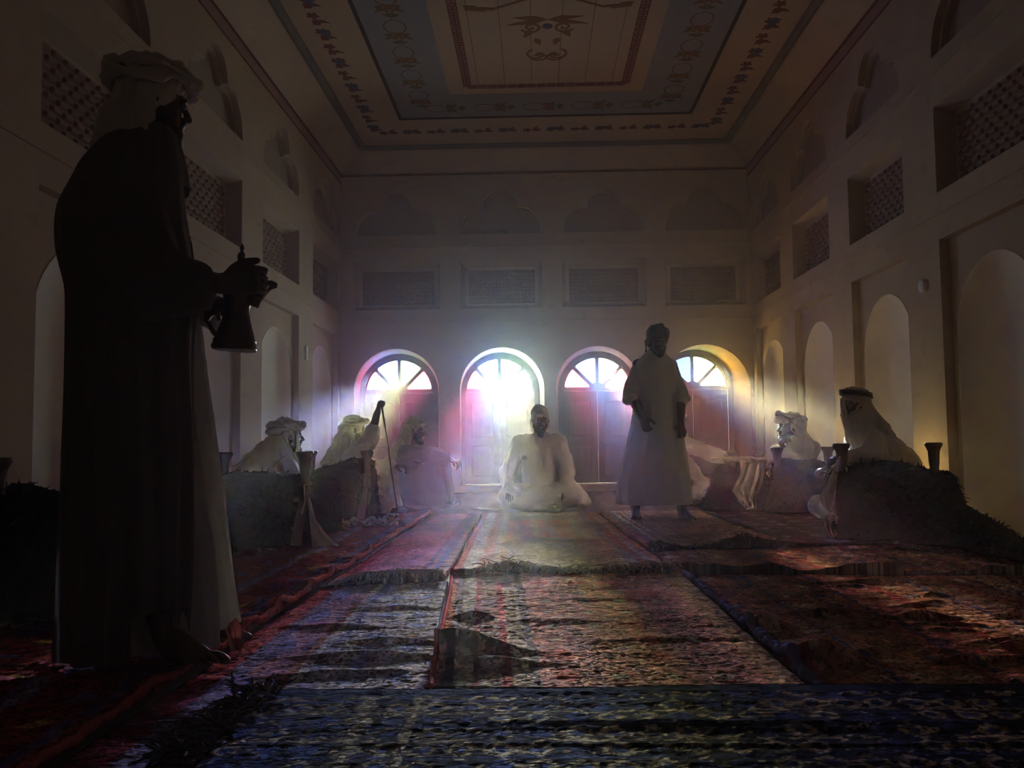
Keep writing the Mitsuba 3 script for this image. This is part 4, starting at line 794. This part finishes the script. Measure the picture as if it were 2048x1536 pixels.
# left row
saddle('wooden camel saddle with two turned horns right behind the standing man', [(-1.45, 5.18), (-1.98, 5.22)], .64)
fleece('black shaggy fleece over the saddle right behind the standing man', [[((-1.55, 5.25, .44), (.06, .12, .06)), ((-1.96, 5.22, .42), (.10, .14, .09))], [((-1.50, 5.27, .44), (.05, .09, .05)), ((-1.96, 5.22, .40), (.12, .14, .08)), ((-1.50, 5.30, .06), (.07, .08, .05)), ((-2.05, 5.10, .06), (.15, .12, .05)), ((-1.75, 5.0, .06), (.15, .1, .05)), ((-1.8, 5.55, .1), .12)],
    [((-1.50, 5.30, .40), (.05, .10, .07)), ((-1.42, 5.75, .38), (.05, .12, .06)), ((-1.44, 5.8, .06), (.07, .15, .05)), ((-1.6, 5.5, .06), .06)]], 63, 1500, .075)
saddle('wooden camel saddle of the third place in the left row', [(-1.40, 6.85), (-1.88, 6.90)], .62)
fleece('black shaggy fleece over the third saddle of the left row', [[((-1.42, 6.92, .50), (.07, .10, .07)), ((-1.78, 6.92, .40), (.08, .12, .08))], [((-1.40, 6.90, .46), (.06, .10, .08)), ((-1.80, 6.92, .38), (.10, .12, .08)), ((-1.36, 6.86, .06), (.08, .10, .05)), ((-1.90, 6.80, .06), (.15, .12, .05)), ((-1.6, 7.15, .1), .1)]], 64, 900, .075)
saddle('wooden camel saddle at the left edge, in front of the standing man', [(-2.10, 3.18), (-2.52, 3.48)], .66)
fleece('black shaggy fleece over the saddle at the left edge of the picture', [[((-2.12, 3.22, .46), (.12, .14, .07)), ((-1.84, 3.15, .44), (.10, .14, .07)), ((-2.3, 3.7, .46), (.1, .1, .07))], [((-2.12, 3.22, .46), (.12, .14, .07)), ((-1.80, 3.15, .42), (.10, .14, .07)), ((-1.72, 3.10, .06), (.10, .15, .05)), ((-2.3, 3.7, .4), .1), ((-2.35, 2.9, .06), (.15, .15, .05)), ((-1.9, 3.7, .1), .1)]], 65, 900, .075)
saddle('wooden camel saddle covered by a pale cloth behind the walking man', [(1.80, 7.66), (2.06, 7.72)], .565)
fleece('dark fleece below the pale cloth behind the walking man', [[((1.74, 7.66, .40), (.08, .10, .07)), ((2.04, 7.70, .38), (.07, .10, .07))], [((1.72, 7.66, .38), (.08, .10, .07)), ((2.04, 7.70, .36), (.07, .10, .07)), ((1.58, 7.58, .06), (.10, .10, .05)), ((2.08, 7.6, .06), (.10, .10, .05)), ((1.8, 7.9, .1), .1)]], 66, 600)
# pale cloth folded over that saddle and the scarf hanging from it
def drape(path, half, nu, nv, fold, seed):
    """hanging cloth strip along a path of (x, y, z), given half width directions"""
    p = np.asarray(path, float); h = np.asarray(half, float)
    def fn(u, v):
        t = v * (len(p) - 1); i = np.clip(t.astype(int), 0, len(p) - 2); w = (t - i)[:, None]
        c = p[i] * (1 - w) + p[i + 1] * w; d = h[i] * (1 - w) + h[i + 1] * w
        n = np.cross(d, p[i + 1] - p[i]); n /= np.linalg.norm(n, axis=1, keepdims=True) + 1e-9
        s = (u - .5)[:, None] * 2
        f = fold * (.4 + v) * (np.sin(u * 17 + seed + 2 * v) + .6 * np.sin(u * 31 + seed * 2))
        return c + d * s + n * f[:, None]
    m = grid_mesh(nu, nv, fn); return m
k = thing('cloth', 'pale crumpled cloth spread over the saddle behind the walking man', 'cloth')
cl = soften(union([hull(ell((1.70, 7.64, .50), (.10, .12, .022)), ell((2.04, 7.70, .485), (.09, .12, .022))), hull(ell((1.90, 7.60, .50), (.06, .05, .022)), ell((2.04, 7.62, .48), (.07, .05, .022)), ell((1.95, 7.57, .30), (.10, .02, .04)))]), .014, 3, fold=.016, fs=(16, 16, 14), seed=5, fine=.006)
add(f'{k}__spread', cl, 'cream_robe', smooth=True)
add(f'{k}__hanging_end', drape([(1.96, 7.54, .46), (1.93, 7.52, .34), (1.87, 7.50, .22), (1.88, 7.50, .12), (1.91, 7.49, .055)], [(.09, 0, 0), (.11, 0, 0), (.13, 0, 0), (.07, 0, 0), (.045, 0, .01)], 26, 30, .010, 3), 'white_robe', smooth=True)
# scarf and cord hanging from the near right horn
k = thing('scarf', 'pale scarf with a looped end hanging from the near right saddle horn', 'scarf')
add(f'{k}__cloth', drape([(1.965, 5.43, .57), (1.925, 5.42, .46), (1.875, 5.41, .34), (1.87, 5.40, .25), (1.89, 5.39, .20)], [(.010, .01, .0), (.03, .02, .0), (.065, .02, .02), (.05, .02, 0), (.03, .02, 0)], 20, 30, .007, 2), 'white_robe', smooth=True)
th = np.linspace(0, 2 * np.pi, 30); add(f'{k}__loop', tube(np.stack([1.885 + .040 * np.cos(th), 5.39 + .01 * np.sin(th), .135 + .075 * np.sin(th)], 1), .010, 8, cap=False), 'white_robe', smooth=True)
add(f'{k}__loop', tube(np.stack([1.890 + .022 * np.cos(th), 5.38 + .01 * np.sin(th), .13 + .06 * np.sin(th)], 1), .007, 8, cap=False), 'white_robe', smooth=True)
k = add('cord', tube([(2.0, 5.42, .50), (1.995, 5.40, .40), (1.98, 5.39, .28), (1.985, 5.38, .15), (2.0, 5.37, .06)], .006, 6), 'yarn_grey', smooth=True, label='pale cord hanging down the front of the near right saddle', cat='cord')
add('cord', tube([(-1.435, 5.11, .44), (-1.425, 5.09, .34), (-1.44, 5.08, .26)], .005, 6), 'yarn_grey', smooth=True, label='short pale cord on the saddle horn behind the standing man', cat='cord')
k = add('cloth', drape([(-1.41, 5.12, .36), (-1.39, 5.14, .22), (-1.345, 5.14, .12), (-1.30, 5.12, .058)], [(.008, 0, 0), (.018, .0, 0), (.05, .01, 0), (.085, .01, 0)], 16, 24, .006, 4), 'white_robe', smooth=True, label='pale cloth end trailing from the saddle behind the standing man', cat='cloth')
# braided ropes lying by the third left saddle
k = thing('rope', 'bundle of pale braided rope lying before the third saddle on the left', 'rope')
for j in range(3):
    t = np.linspace(0, 1, 40); x = -1.46 + .42 * t; y = 6.10 + .15 * t + .025 * np.sin(t * 9 + j * 2) + .04 * j; z = .085 + .018 * np.sin(t * 23 + j * 2.1) + .02 * (j % 2)
    if j == 1: x = np.where(t > .85, x - .0, x); z = z + .045 * np.exp(-((t - .95) / .06) ** 2)
    add(f'{k}__strand', tube(np.stack([x, y, z], 1), .013 + .004 * np.sin(t * 60), 8), 'yarn_grey', smooth=True)
# strip of red cloth by the standing man's foot, crumpled white cloth by the seated man
add('ribbon', drape([(-1.02, 2.76, .115), (-1.00, 2.74, .095), (-.985, 2.72, .06), (-.962, 2.70, .035)], [(.012, .02, .012), (.016, .02, .012), (.018, .012, .0), (.028, .012, 0)], 10, 16, .004, 2), 'red_ribbon', smooth=True, label='small reddish ribbon end on the rug beside the bare foot', cat='ribbon')
cloth('red_ribbon', (0.35, 0.12, 0.09), 0.8)
add('cloth', soften(hull(ell((-.55, 8.0, .03), (.10, .04, .012)), ell((-.40, 7.95, .028), (.06, .05, .01))), .012, 2, fold=.012, fs=(25, 25, 25), seed=9, fine=.006), 'white_robe', smooth=True, label='small crumpled white cloth on the floor beside the middle seated man', cat='cloth')

# ------------------------------------------------------------------ the haze itself
scene['haze'] = {'type': 'cube', 'to_world': T().translate(((HB[0] + HB[1]) / 2).tolist()).scale(((HB[1] - HB[0]) / 2).tolist()),
                 'bsdf': {'type': 'null'}, 'interior': ref('haze_air')}
tag('haze', 'thin smoky haze filling the hall, glowing below the fanlights', 'haze', kind='stuff')
